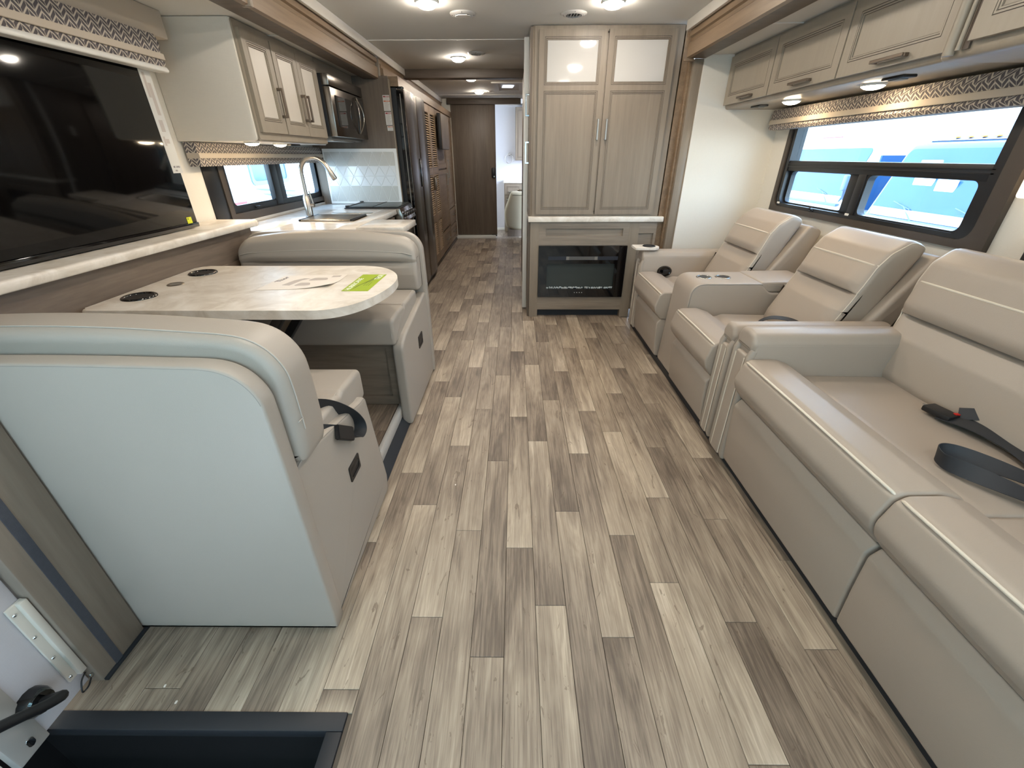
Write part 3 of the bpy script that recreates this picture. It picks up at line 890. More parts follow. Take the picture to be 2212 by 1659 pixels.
def bench(name, flip, label):
    """near bench in world coordinates; flip mirrors it about the middle of the dinette"""
    Y = (lambda y: y) if not flip else (lambda y: 3.435 - y)
    t = thing(name, (-1.1, Y(1.1), 0.0), label, 'bench', 'dinette benches')
    # upholstered outer back shell
    bm = B()
    o1 = arch_outline(XL, -0.556, 0.006, 0.928, 0.010, 0.11, rb=0.004)
    loft(bm, o1, 'y', Y(0.79), Y(0.842), 0.007, 3)
    sh = obj('back_panel', bm, 'leather', t, 50)
    bm = B()
    o2 = inset(arch_outline(XL, -0.556, 0.006, 0.928, 0.010, 0.11, rb=0.004), 0.006)
    tube(bm, [(p[0], Y(0.7915), p[1]) for p in o2[12:-12]], 0.0016, 6)
    obj('piping', bm, 'piping_grey', sh, 60)
    # back cushion: thick roll above a lower pad
    top, cx = (0.982, -0.528) if not flip else (0.940, -0.575)
    bm = B()
    if not flip:
        loft(bm, arch_outline(XL, cx, 0.60, top, 0.022, 0.12), 'y', Y(0.848), Y(0.985), 0.028, 6)
    else:
        x0_, x1_, cr = XL + 0.025, cx, 0.770
        def prof(s):
            d = min(s, 1 - s) * (x1_ - x0_)
            rr_ = 0.085
            q = max(0.0, rr_ - d)
            zt = top - 0.048 * (2 * s - 1) ** 2 - (rr_ - math.sqrt(max(0.0, rr_ * rr_ - q * q))) * 0.85
            e = max(0.0, min(1.0, d / 0.11 - 0.15)); e = e * e * (3 - 2 * e)
            k = (zt - cr) / (top - cr)
            Z = lambda z: cr + (z - cr) * k
            pts = [(0.845, 0.60), (0.965, 0.60), (0.978, 0.70), (0.974 + 0.004 * e, cr - 0.03), (0.971 - 0.004 * e, cr - 0.006), (0.970 - 0.020 * e, cr), (0.972 - 0.002 * e, Z(cr + 0.008)), (0.976 + 0.010 * e, Z(cr + 0.035)), (0.972 + 0.004 * e, Z(0.842)), (0.966, Z(0.90)), (0.93, Z(top - 0.004)), (0.88, Z(top)), (0.845, Z(top - 0.03))]
            return [(Y(a_), b_) for a_, b_ in rpoly(pts, [0.01, 0.03, 0.05, 0.02, 0.006, 0.003, 0.006, 0.03, 0.05, 0.04, 0.03, 0.03, 0.02], 3)]
        loft(bm, prof, 'x', x0_, x1_, 0.022, 5, 44)
    bc = obj('back_cushion', bm, 'leather', t, 60)
    bm = B()
    if not flip:
        pts = arch_outline(XL, cx, 0.60, top, 0.022, 0.12)
        tube(bm, [(p[0], Y(0.871), p[1]) for p in inset(pts, -0.0003)[8:-8]], 0.0022, 6)
        tube(bm, [(cx + 0.001, Y(y_), 0.742) for y_ in (0.851, 0.865, 0.872)], 0.0018, 6)
    else:
        tube(bm, [(x0_ + 0.02 + (x1_ - x0_ - 0.04) * k / 20, Y(0.9755), 0.768 + (0.842 - 0.768) * ((top - 0.048 * (2 * k / 20 - 1) ** 2 - (0.018 if k in (0, 20) else 0)) - 0.770) / (top - 0.770)) for k in range(21)], 0.0026, 6)
    obj('seam', bm, 'bench_seam', bc, 60)
    # seat cushion in two pads with a shallow crease between
    bm = B()
    y0, y1, z0, z1 = 0.96, 1.435, 0.478, 0.604
    if not flip:
        loft(bm, [(Y(a), b_) for a, b_ in rpoly([(y0, z0), (y1, z0), (y1, z1), (1.25, z1 + 0.006), (1.225, z1 - 0.004), (1.20, z1 + 0.006), (y0, z1 + 0.004)], [0.03, 0.03, 0.034, 0.02, 0.01, 0.02, 0.03], 5)], 'x', XL, XR + 0.008, 0.018, 5)
    else:
        y1 = 1.51
        loft(bm, [(Y(a), b_) for a, b_ in rpoly([(y0, z0), (y1, z0), (y1, z1 + 0.01), (1.28, z1 + 0.014), (1.262, z1 - 0.006), (1.245, z1 + 0.014), (y0, z1 + 0.01)], [0.03, 0.02, 0.03, 0.02, 0.006, 0.02, 0.03], 5)], 'x', XL + 0.1, XR + 0.005, 0.018, 5)
    sc_ = obj('seat_cushion', bm, 'leather', t, 60)
    bm = B()
    xr = XR - 0.010
    zt = z1 - 0.002 if not flip else z1 + 0.007
    tube(bm, [(xr, Y(y0 + 0.04), zt + 0.003), (xr, Y(y1 - 0.03), zt), (xr, Y(y1 - 0.004), zt - 0.035), (xr, Y(y1 + 0.0), z0 + 0.04)], 0.002, 6)
    tube(bm, [(XL + 0.12, Y(y1 - 0.006), zt - 0.022), (xr, Y(y1 - 0.006), zt - 0.022)], 0.0016, 6)
    obj('seam', bm, 'bench_seam', sc_, 60)
    # wooden box under the seat with a framed front
    bm = B()
    yf = 1.415 if not flip else 1.44
    box(bm, XL, -0.628, Y(0.85), Y(yf - 0.02), 0.095, 0.476)
    bs = obj('seat_base', bm, 'maple_hx', t, None)
    bm = B()
    lo, hi = sorted((Y(yf - 0.02), Y(yf)))
    ring(bm, 'y', lo, hi, (XL, -0.626, 0.098, 0.474), (XL + 0.06, -0.672, 0.150 if flip else 0.15, 0.432), n=1)
    obj('face_frame', bm, 'maple_hx', bs, None)
    # padded end panel facing the aisle
    bm = B()
    a = 0.832
    if not flip:
        pl = rpoly([(a, 0.004), (1.425, 0.004), (1.44, 0.075), (1.365, 0.52), (1.315, 0.522), (a + 0.06, 0.612), (a, 0.60)], [0.01, 0.03, 0.03, 0.03, 0.05, 0.06, 0.05], 5)
    else:
        pl = rpoly([(a - 0.02, 0.004), (1.499, 0.004), (1.497, 0.472), (1.40, 0.502), (a + 0.04, 0.565), (a - 0.02, 0.555)], [0.015, 0.015, 0.04, 0.06, 0.04, 0.03], 5)
    loft(bm, [(Y(p), q) for p, q in pl], 'x', -0.622, -0.566, 0.014, 5)
    ep = obj('end_panel', bm, 'leather', t, 60)
    bm = B()
    q = inset([(Y(p), q_) for p, q_ in pl], 0.006)
    tube(bm, [(-0.5685, p, z_) for p, z_ in q], 0.0013, 5, closed=True)
    if flip: bm.free()
    else: obj('seam', bm, 'piping_grey', ep, 60)
    yh0, yh1, zh0, zh1 = (1.108, 1.20, 0.318, 0.380) if not flip else (1.06, 1.165, 0.312, 0.385)
    yh0, yh1 = sorted((Y(yh0), Y(yh1)))
    bm = B()
    ring(bm, 'x', -0.570, -0.5625, (yh0, yh1, zh0, zh1), (yh0 + 0.01, yh1 - 0.01, zh0 + 0.012, zh1 - 0.012), 0.006, 0.01)
    box(bm, -0.59, -0.5650, yh0 + 0.008, yh1 - 0.008, zh0 + 0.01, zh1 - 0.01)
    box(bm, -0.568, -0.5635, yh0 + 0.009, yh1 - 0.009, zh0 + 0.03, zh1 - 0.011, 0.001)
    obj('finger_pull', bm, 'black', ep)
    return t
bench('dinette_bench', False, 'near greige leatherette bench, its plain back turned to the viewer, beside the entry step well')
bench('dinette_bench', True, 'far greige leatherette bench facing the viewer beyond the table, in front of the kitchen counter')

# table
t = thing('dinette_table', (-1.1, 1.85, 0.1), 'cream marbled dinette table with a rounded aisle end between the two benches', 'table')
crv = [(p.x, p.y) for p in spline([(-0.90, 1.484, 0), (-0.80, 1.484, 0), (-0.71, 1.492, 0), (-0.635, 1.545, 0), (-0.58, 1.645, 0), (-0.549, 1.78, 0), (-0.545, 1.90, 0), (-0.563, 2.0, 0), (-0.607, 2.09, 0), (-0.675, 2.165, 0), (-0.765, 2.203, 0), (-0.87, 2.206, 0)], 4)]
out = rpoly([(-1.625, 1.484)] , [0], 2) + crv + [(-1.645, 2.204)]
out = rpoly([(-1.639, 2.204), (-1.625, 1.484), (-0.92, 1.484), (-0.90, 2.206)], [0.05, 0.035, 0, 0], 6)[:14] + crv
bm = B(); prism(bm, out, 'z', 0.776, 0.811, 0.009, 3); tt = obj('tabletop', bm, 'quartz', t, 40)
def cupholder(parent, x, y, z, r, mat='black', name='cup_holder', rot=None):
    bm = B()
    lathe(bm, [(r * 0.78, 0.0), (r * 0.80, 0.004), (r * 0.98, 0.005), (r, 0.0025), (r, 0.0)], (x, y, z), 28)
    lathe(bm, [(0, 0.0008), (r * 0.79, 0.0008)], (x, y, z), 28)
    c = obj(name, bm, [mat], parent, 50)
    return c
for y_ in (1.655, 2.05):
    bm = B()
    lathe(bm, [(0.049, 0.0012), (0.051, 0.0058), (0.056, 0.0075), (0.061, 0.005), (0.062, 0.0)], (-1.526, y_, 0.811), 32)
    c_ = obj('cup_holder', bm, 'black_gloss', t, 60)
    bm = B(); lathe(bm, [(0, 0.0006), (0.050, 0.0006), (0.050, 0.0016), (0.0, 0.0016)], (-1.526, y_, 0.811), 32); obj('cup_well', bm, 'black', c_, 60)
bm = B()
lathe(bm, [(0.022, 0.003), (0.03, 0.0035), (0.034, 0.0)], (-1.517, 1.848, 0.811), 24); pt = obj('charging_port', bm, 'nickel', t, 60)
bm = B(); lathe(bm, [(0, 0.0025), (0.022, 0.0025)], (-1.517, 1.848, 0.811), 24); obj('port_lid', bm, 'grey_plastic', pt, 60)
bm = B(); prism(bm, [(-0.93, 0.776), (-0.89, 0.776), (-1.42, 0.10), (-1.47, 0.10)], 'y', 1.55, 1.60, 0.003); obj('leg', bm, 'black_metal', t)
bm = B(); prism(bm, [(-0.93, 0.776), (-0.89, 0.776), (-1.42, 0.10), (-1.47, 0.10)], 'y', 1.83, 1.88, 0.003); obj('leg', bm, 'black_metal', t)
bm = B(); box(bm, -1.62, -1.20, 1.55, 2.12, 0.742, 0.776, 0.004); box(bm, -1.62, -1.50, 1.55, 1.88, 0.10, 0.745, 0.004); obj('pedestal', bm, 'black_metal', t)

# printed sheet lying on the table (slightly curled corner)
def lerp(a, b_, t_): return Vector(a) * (1 - t_) + Vector(b_) * t_
A_, B_, C_, D_ = (-1.106, 1.752), (-0.800, 1.778), (-0.807, 2.022), (-1.098, 1.992)
bm = B(); nx, ny = 12, 8; g = []
for j in range(ny + 1):
    row = []
    for i in range(nx + 1):
        u_, v_ = i / nx, j / ny
        p = lerp(lerp(A_, B_, u_), lerp(D_, C_, u_), v_)
        c_ = 0.55 * max(0.0, u_ - 0.5) * max(0.0, 1 - v_ * 1.8)
        row.append(bm.verts.new((p.x - 0.03 * c_, p.y + 0.08 * c_, 0.8118 + 0.075 * c_ * c_ * 2.2)))
    g.append(row)
for j in range(ny):
    for i in range(nx): bm.faces.new((g[j][i], g[j][i + 1], g[j + 1][i + 1], g[j + 1][i]))
r = bmesh.ops.extrude_face_region(bm, geom=list(bm.faces))
for v in [e for e in r['geom'] if isinstance(e, bmesh.types.BMVert)]: v.co.z += 0.0003
pp = obj('printed_sheet', bm, 'paper', None, 60, 'white printed floor plan sheet with a curled corner lying on the dinette table', 'paper')
def flat_poly(parent, pts, z, mat, name='print'):
    bm = B(); prism(bm, pts, 'z', z, z + 0.0003); return obj(name, bm, mat, parent, None)
def on_sheet(u_, v_):
    p = lerp(lerp(A_, B_, u_), lerp(D_, C_, u_), v_); return (p.x, p.y)
flat_poly(pp, [on_sheet(*q) for q in ((.24, .30), (.36, .26), (.42, .62), (.50, .74), (.40, .76), (.30, .62))], 0.8123, 'paper_grey')
flat_poly(pp, [on_sheet(*q) for q in rpoly([(.42, .22), (.66, .24), (.60, .42), (.46, .44)], [.05] * 4, 3)], 0.8123, 'paper_grey')
flat_poly(pp, [on_sheet(*q) for q in rpoly([(.50, .58), (.80, .60), (.76, .76), (.56, .78)], [.05] * 4, 3)], 0.8123, 'paper_grey')
flat_poly(pp, [on_sheet(*q) for q in ((.80, .80), (.93, .81), (.93, .92), (.80, .91))], 0.8123, 'paper_grey')
put_text(pp, 'Thor', 0.036, (*on_sheet(.115, .52), 0.8126), (0.10, 1, 0), (-1, 0.10, 0), 'ink', sx=1.2)
# green card
t = thing('green_card', (-0.677, 1.878, 0.8112), 'lime green display card with white lettering lying at the aisle end of the table', 'card')
bm = B(); prism(bm, [(-0.735, 1.737), (-0.622, 1.737), (-0.618, 2.018), (-0.731, 2.018)], 'z', 0.8113, 0.8122); obj('card', bm, 'green_card', t, None)
bm = B(); prism(bm, [(-0.700, 1.745), (-0.694, 1.82), (-0.668, 1.90), (-0.655, 1.99), (-0.640, 1.955), (-0.655, 1.90), (-0.682, 1.83)], 'z', 0.8122, 0.8124); obj('swoosh', bm, 'green_dark', t, None)
put_text(t, 'HURRICANE', 0.031, (-0.704, 1.748, 0.8125), (0, 1, 0), (-1, 0, 0), 'white_ink', sx=1.15)
put_text(t, 'THOR', 0.036, (-0.627, 1.925, 0.8125), (0, 1, 0), (-1, 0, 0), 'white_ink', sx=0.85)
for k in range(3):
    bm = B(); box(bm, -0.668 + k * 0.010, -0.665 + k * 0.010, 1.82, 1.90 - k * 0.01, 0.8122, 0.8124); obj('text_line', bm, 'green_dark', t, None)

# ledge under the television and the oak panel below it
bm = B(); prism(bm, rpoly([(-1.86, 0.933), (-1.602, 0.933), (-1.596, 0.971), (-1.86, 0.971)], [0, 0.006, 0.016, 0], 5), 'y', 0.80, 2.762, 0.008)
obj('ledge', bm, 'quartz', None, 50, 'cream marbled ledge with a rounded edge running under the big television', 'ledge')
t = thing('ledge_cabinet', (-1.7, 1.7, 0.1), 'brown oak wall panel below the marbled ledge beside the table', 'cabinet')
bm = B(); box(bm, -1.86, -1.642, 0.80, 2.735, 0.10, 0.932, 0.002); lc = obj('panel', bm, 'ledge_panel', t)
bm = B(); box(bm, -1.642, -1.632, 0.86, 2.59, 0.10, 0.775, 0.002); obj('lower_panel', bm, 'ledge_panel', t)

# television on the ledge
t = thing('television', (-1.76, 1.70, 0.972), 'large black flat screen television standing on the marbled ledge by the dinette', 'television')
bm = B(); box(bm, -1.785, -1.742, 0.985, 2.428, 0.985, 1.80, 0.004); obj('back_shell', bm, 'black', t)
bm = B(); box(bm, -1.742, -1.737, 0.988, 2.425, 1.000, 1.797, 0.002); obj('screen', bm, 'tv_screen', t)
bm = B(); box(bm, -1.745, -1.732, 0.984, 2.429, 0.976, 1.000, 0.004); obj('bottom_bezel', bm, 'black_gloss', t)
bm = B(); box(bm, -1.7372, -1.7362, 2.352, 2.388, 0.994, 1.030); ys = obj('energy_sticker', bm, 'yellow', t, None)
bm = B(); box(bm, -1.7362, -1.7358, 2.357, 2.366, 1.018, 1.026); obj('print', bm, 'green_dark', ys, None)
bm = B(); box(bm, -1.7372, -1.7360, 2.372, 2.442, 1.238, 1.70); lb = obj('label_strip', bm, 'label_white', t, None)
for (a, b_, z0, z1) in ((2.386, 2.402, 1.56, 1.66), (2.404, 2.424, 1.49, 1.62), (2.392, 2.418, 1.42, 1.47), (2.398, 2.420, 1.37, 1.39), (2.384, 2.396, 1.36, 1.40)):
    bm = B(); box(bm, -1.7360, -1.7357, a, b_, z0, z1); obj('print', bm, 'paper_grey', lb, None)
put_text(lb, '4K UHD', 0.013, (-1.7356, 2.385, 1.262), (0, 1, 0), (0, 0, 1), 'ink')
put_text(lb, 'HD', 0.011, (-1.7356, 2.392, 1.246), (0, 1, 0), (0, 0, 1), 'ink')

# window shades: herringbone valance, beige band, lower roll, bottom rail
def shade(name, x, sgn, y0, y1, z0, zb0, zb1, z1, label, rail=False, cat='window shade', dx=0.05):
    t = thing(name, (x, (y0 + y1) / 2, z0), label, cat, 'pleated herringbone window shades')
    xf = x + sgn * dx
    lo, hi = sorted((x, xf))
    bm = B(); prism(bm, [(x, z1), (xf, z1), (xf + sgn * 0.012, (z1 + zb1) / 2), (xf + sgn * 0.004, zb1), (x, zb1)], 'y', y0, y1); obj('upper_fold', bm, 'herring', t, 40)
    bm = B(); prism(bm, rpoly([(x, zb1), (xf + sgn * 0.016, zb1), (xf + sgn * 0.018, zb0), (x, zb0)], [0, .003, .003, 0], 3), 'y', y0 - 0.002, y1 + 0.002); obj('band', bm, 'shade_strip', t, 40)
    zz = z0 + (0.022 if rail else 0.0)
    bm = B(); prism(bm, [(x, zb0), (xf + sgn * 0.006, zb0), (xf + sgn * 0.014, (zb0 + zz) / 2), (xf + sgn * 0.004, zz), (x, zz)], 'y', y0, y1); obj('lower_fold', bm, 'herring', t, 40)
    if rail:
        bm = B(); prism(bm, rpoly([(x - sgn * 0.004, z0), (xf + sgn * 0.014, z0), (xf + sgn * 0.010, z0 + 0.024), (x - sgn * 0.004, z0 + 0.024)], [0, .008, .014, 0], 4), 'y', y0 - 0.002, y1 + 0.01, 0.003); obj('bottom_rail', bm, 'white', t, 50)
    return t
shade('window_shade', -1.722, 1, -0.05, 2.485, 1.668, 1.716, 1.742, 1.815, 'beige and grey herringbone window shade folded above the big television', True, dx=0.034)
shade('window_shade', -1.865, 1, 2.70, 4.432, 1.262, 1.303, 1.331, 1.384, 'small herringbone shade above the kitchen window behind the faucet', dx=0.055)
# ================================================================== KITCHEN
def lamp_at(x, y, z, r, label, group, mat='lamp', flat=0.5, name='ceiling_light', power=None):
    t = thing(name, (x, y, z), label, 'light', group)
    bm = B(); lathe(bm, [(0, 0.002), (r * 1.10, 0.002), (r * 1.12, -0.004), (r * 1.02, -0.010), (r * 0.98, -0.006), (r * 0.9, 0.0)], (x, y, z), 32); obj('trim_ring', bm, 'white', t, 60)
    prof = [(r * math.cos(a), -0.006 - r * flat * math.sin(a)) for a in [k * math.pi / 2 / 7 for k in range(8)]]
    prof[-1] = (0, prof[-1][1])
    bm = B(); lathe(bm, prof, (x, y, z), 28); obj('lens', bm, mat, t, 80)
    return t
# kitchen overhead cabinet
t = thing('overhead_cabinet', (-1.65, 3.17, 1.385), 'pale taupe kitchen overhead cabinet with three white inset doors and a cream side', 'cabinet')
bm = B(); loft(bm, rpoly([(-1.878, 1.388), (-1.432, 1.388), (-1.428, 1.924), (-1.878, 1.924)], [0.0, 0.028, 0.0, 0.0], 5), 'y', 2.682, 3.66, 0.003, 2)
cb = obj('side', bm, 'side_white', t, 40)
bm = B()
ring(bm, 'x', -1.431, -1.420, (2.694, 3.655, 1.395, 1.922), (2.73, 3.62, 1.44, 1.88), 0.012, 0.004); box(bm, -1.431, -1.4215, 2.99, 3.02, 1.43, 1.89); box(bm, -1.431, -1.4215, 3.305, 3.335, 1.43, 1.89); box(bm, -1.47, -1.424, 2.70, 3.65, 1.386, 1.42, 0.012)
obj('face_frame', bm, 'maple_light', t)
for a, b_, hy in ((2.712, 3.004, 2.960), (3.016, 3.322, None), (3.326, 3.632, 3.350)):
    h = None
    d = cab_door(t, 'x', -1.402, 1, (a, b_, 1.432, 1.888), mats=('maple_light', 'glaze'), inserts=[((a + 0.045, b_ - 0.045, 1.488, 1.842), 'frosted')], handle=None)
    if hy == 2.960: pull(d, 'x', -1.402, 1, (2.985, 1.515), (2.985, 1.665), 0.032, mat='bronze_pull', w=0.014)
    if a == 3.016: pull(d, 'x', -1.402, 1, (3.30, 1.515), (3.30, 1.665), 0.032, mat='bronze_pull', w=0.014)
    if hy == 3.350: pull(d, 'x', -1.402, 1, (3.352, 1.515), (3.352, 1.665), 0.032, mat='bronze_pull', w=0.014)
lamp_at(-1.53, 2.80, 1.388, 0.038, 'warm puck light under the kitchen cabinet, the one nearer the television', None, 'lamp_cab', 0.42, 'cabinet_light')
lamp_at(-1.53, 3.13, 1.388, 0.038, 'warm puck light under the kitchen cabinet, the one nearer the microwave', None, 'lamp_cab', 0.42, 'cabinet_light')
bm = B(); box(bm, -1.54, -1.50, 3.22, 3.36, 1.374, 1.387, 0.003); obj('motion_switch', bm, 'black', None, 35, 'small dark bar switch under the kitchen cabinet beside the puck light', 'switch')

# microwave
t = thing('microwave', (-1.6, 4.05, 1.42), 'stainless over the range microwave with a curved chrome handle', 'microwave')
bm = B(); box(bm, -1.875, -1.385, 3.672, 4.428, 1.445, 1.835, 0.003); obj('body', bm, 'black', t)
bm = B(); box(bm, -1.386, -1.345, 3.672, 4.428, 1.765, 1.835, 0.004); obj('vent_band', bm, 'dark_steel', t)
bm = B(); box(bm, -1.386, -1.343, 3.672, 4.428, 1.445, 1.757, 0.004); dr = obj('door', bm, 'dark_steel', t)
bm = B(); box(bm, -1.3925, -1.341, 3.668, 3.674, 1.445, 1.757, 0.002); box(bm, -1.3925, -1.343, 3.668, 3.674, 1.765, 1.834, 0.002); obj('side_strip', bm, 'steel', t)
bm = B(); slab(bm, 'x', -1.3435, -1.3415, (3.74, 4.14, 1.510, 1.712), 0.01); obj('window', bm, 'black_gloss', dr, None)
bm = B(); slab(bm, 'x', -1.3435, -1.3415, (4.22, 4.41, 1.480, 1.730), 0.004); obj('control_panel', bm, 'black_gloss', dr, None)
for s_, w_ in ((1, 0.062), (-1, 0.05)):  # second, thinner arc stands in for the handle's reflection
    bm = B()
    cy = 4.205
    pts = [(-1.336 + 0.030 * math.sin(math.pi * k / 14), cy + s_ * w_ * math.sin(math.pi * k / 14) - 0.002 * s_, 1.480 + 0.262 * k / 14) for k in range(15)]
    tube(bm, pts, 0.0075 if s_ > 0 else 0.005, 8); obj('handle', bm, 'steel', dr, 60)
bm = B(); box(bm, -1.84, -1.40, 3.70, 4.40, 1.425, 1.447, 0.004); u = obj('underside', bm, 'grey_plastic', t)
bm = B(); box(bm, -1.50, -1.42, 3.78, 4.30, 1.418, 1.427, 0.003); obj('grease_filter', bm, 'steel', u)
bm = B(); box(bm, -1.87, -1.42, 3.665, 4.44, 1.838, 1.923); obj('filler_panel', bm, 'maple_light', None, None, 'taupe filler strip above the microwave', 'panel')

# tall panel beside the refrigerator with the tiled splashback and three warning labels
t = thing('partition_cabinet', (-1.47, 4.47, 0.0), 'dark taupe tall panel standing between the stove and the refrigerator', 'cabinet')
bm = B(); box(bm, -1.88, -1.112, 4.452, 4.475, 0.0, 1.923); obj('panel', bm, 'maple_dark', t)
bm = B(); box(bm, -1.112, -1.098, 4.448, 4.478, 0.0, 1.90, 0.003); obj('edge_band', bm, 'maple', t)
def label_at(z0, z1, x0, x1, name, desc, bands, n_lines):
    t = thing('warning_label', ((x0 + x1) / 2, 4.45, z0), desc, 'label')
    bm = B(); box(bm, x0, x1, 4.4505, 4.452, z0, z1); obj('sticker', bm, 'label_white', t, None)
    for (a, b_, m_) in bands:
        bm = B(); box(bm, x0 + 0.005, x1 - 0.005, 4.4498, 4.4506, a, b_); bd = obj('band', bm, m_, t, None)
        if name: put_text(bd, name if m_ == 'label_red' else 'CAUTION', (b_ - a) * 0.95, (x0 + 0.022, 4.4494, a + 0.002), (1, 0, 0), (0, 0, 1), 'white_ink')
    zz = z0 + 0.006
    skip = [(a - 0.002, b_ + 0.002) for a, b_, _ in bands]
    bm = B(); k = 0
    rr = random.Random(int(z0 * 1000))
    while zz < z1 - 0.008:
        if not any(a <= zz <= b_ for a, b_ in skip):
            box(bm, x0 + 0.007, x1 - 0.008 - rr.random() * 0.02, 4.4499, 4.4506, zz, zz + 0.0022)
        zz += 0.0052
    obj('print', bm, 'paper_grey', t, None)
label_at(1.668, 1.785, -1.172, -1.094 - 0.012, 'WARNING', 'tallest white label with red and orange bands on the dark panel by the refrigerator, topmost', [(1.769, 1.779, 'label_red'), (1.736, 1.744, 'label_orange')], 9)
label_at(1.560, 1.660, -1.168, -1.104, 'WARNING', 'white label with one dark red band, the middle one of three on the dark panel', [(1.645, 1.655, 'label_red')], 9)
label_at(1.516, 1.553, -1.162, -1.104, 'WARNING', 'small white label with an orange band, lowest of three on the dark panel', [(1.543, 1.549, 'label_orange')], 4)

# splashback of triangular tiles
t = thing('splashback', (-1.45, 4.44, 0.905), 'grey white triangular tile splashback on the panel above the stove', 'splashback')
bm = B(); box(bm, -1.795, -1.103, 4.440, 4.4505, 0.906, 1.375, 0.001); sb = obj('backing', bm, 'grout', t, None)
bm = B(); box(bm, -1.875, -1.868, 4.20, 4.44, 0.922, 0.935, 0.001); obj('side_trim', bm, 'grout', t, None)
TX0, TX1, TZ0, TZ1 = -1.783, -1.128, 0.925, 1.350
rows = [1.350, 1.232, 1.146, 1.062, 0.925]
nt = 7; tw = 0.1
for ri in range(4):
    zt, zb = rows[ri], rows[ri + 1]
    for k in range(-1, 2 * nt + 1):
        x0 = TX0 + (k * 0.5) * tw
        up = (k + ri) % 2 == 0
        tri = [(x0, zb), (x0 + tw, zb), (x0 + tw / 2, zt)] if up else [(x0, zt), (x0 + tw / 2, zb), (x0 + tw, zt)]
        # clip to the field
        pts = tri
        def clip(pts, f):
            o_ = []
            for i in range(len(pts)):
                a, b_ = pts[i - 1], pts[i]
                fa, fb = f(a), f(b_)
                if (fa >= 0) != (fb >= 0):
                    s_ = fa / (fa - fb); o_.append((a[0] + (b_[0] - a[0]) * s_, a[1] + (b_[1] - a[1]) * s_))
                if fb >= 0: o_.append(b_)
            return o_
        pts = clip(pts, lambda p: p[0] - TX0)
        if len(pts) >= 3: pts = clip(pts, lambda p: TX1 - p[0])
        if len(pts) < 3: continue
        q = [Vector(p) for p in pts]
        ar = abs(sum(q[i - 1].x * q[i].y - q[i].x * q[i - 1].y for i in range(len(q)))) / 2
        if ar < 0.0004: continue
        cx_ = sum(p[0] for p in pts) / len(pts); cz_ = sum(p[1] for p in pts) / len(pts)
        mid = ri in (1, 2)
        s_ = 0.97 if mid else 0.965
        bm = B()
        lo = [bm.verts.new((cx_ + (p[0] - cx_) * s_, 4.4402, cz_ + (p[1] - cz_) * s_)) for p in pts]
        hh = 0.004 if mid else 0.0015
        hi = [bm.verts.new((cx_ + (p[0] - cx_) * (s_ - 0.05), 4.4402 - hh, cz_ + (p[1] - cz_) * (s_ - 0.05))) for p in pts]
        n_ = len(pts)
        bm.faces.new(hi)
        for i in range(n_): bm.faces.new((lo[i], lo[(i + 1) % n_], hi[(i + 1) % n_], hi[i]))
        obj('tile', bm, 'tile' if mid else 'tile_dim', t, None)

# base cabinet, worktop with the flip up extension
t = thing('kitchen_base_cabinet', (-1.45, 3.3, 0.0), 'taupe kitchen base cabinet under the cream worktop behind the far bench', 'cabinet')
bm = B(); box(bm, -1.875, -1.085, 2.77, 3.965, 0.10, 0.858); cbm = obj('body', bm, 'maple', t, None)
bm = B(); box(bm, -1.875, -1.12, 2.77, 3.965, 0.0, 0.10); obj('plinth', bm, 'maple_dark', t, None)
for a, b_ in ((3.30, 3.62), (3.63, 3.95)):
    cab_door(t, 'x', -1.066, 1, (a, b_, 0.13, 0.66), handle=((b_ - 0.04, 0.48), (b_ - 0.04, 0.62)))
    cab_door(t, 'x', -1.066, 1, (a, b_, 0.68, 0.84), stile=0.035, name='drawer', handle=((a + 0.1, 0.76), (b_ - 0.1, 0.76)))
t = thing('kitchen_worktop', (-1.4, 3.3, 0.86), 'glossy cream marbled kitchen worktop with a flip up extension towards the aisle', 'worktop')
bm = B()
SX0, SX1, SY0, SY1 = -1.56, -1.16, 3.20, 3.54
box(bm, -1.868, SX0, 2.765, 3.97, 0.862, 0.902, 0.003); box(bm, SX1, -1.045, 2.765, 3.97, 0.862, 0.902, 0.003)
box(bm, SX0, SX1, 2.765, SY0, 0.862, 0.902, 0.0); box(bm, SX0, SX1, SY1, 3.97, 0.862, 0.902, 0.0)
box(bm, -1.868, -1.50, 3.97, 4.44, 0.862, 0.902, 0.0)
obj('top', bm, 'quartz_gloss', t)
bm = B(); box(bm, -1.043, -0.735, 2.90, 3.285, 0.864, 0.902, 0.004); ex = obj('extension', bm, 'quartz_gloss', t)
bm = B(); box(bm, -1.06, -0.78, 3.0, 3.04, 0.82, 0.864, 0.003); obj('bracket', bm, 'steel', ex)
# sink with roll up rack
t = thing('kitchen_sink', (-1.36, 3.37, 0.70), 'stainless steel undermount sink in the kitchen worktop', 'sink')
bm = B()
box(bm, SX0, SX1, SY0, SY1, 0.70, 0.705); box(bm, SX0 - 0.004, SX0, SY0, SY1, 0.70, 0.90); box(bm, SX1, SX1 + 0.004, SY0, SY1, 0.70, 0.90); box(bm, SX0, SX1, SY0 - 0.004, SY0, 0.70, 0.90); box(bm, SX0, SX1, SY1, SY1 + 0.004, 0.70, 0.90)
obj('basin', bm, 'steel', t, None)
t = thing('sink_rack', (-1.36, 3.35, 0.902), 'stainless roll up drying rack with black end grips lying over the sink', 'rack')
for k in range(13):
    bm = B(); y_ = 3.195 + k * 0.0265; tube(bm, [(-1.545, y_, 0.909), (-1.172, y_, 0.909)], 0.006, 6); obj('rod', bm, 'steel', t, 60)
for x_ in (-1.545, -1.175):
    bm = B(); box(bm, x_ - 0.008, x_ + 0.008, 3.185, 3.52, 0.9025, 0.916, 0.003); obj('end_grip', bm, 'black', t)
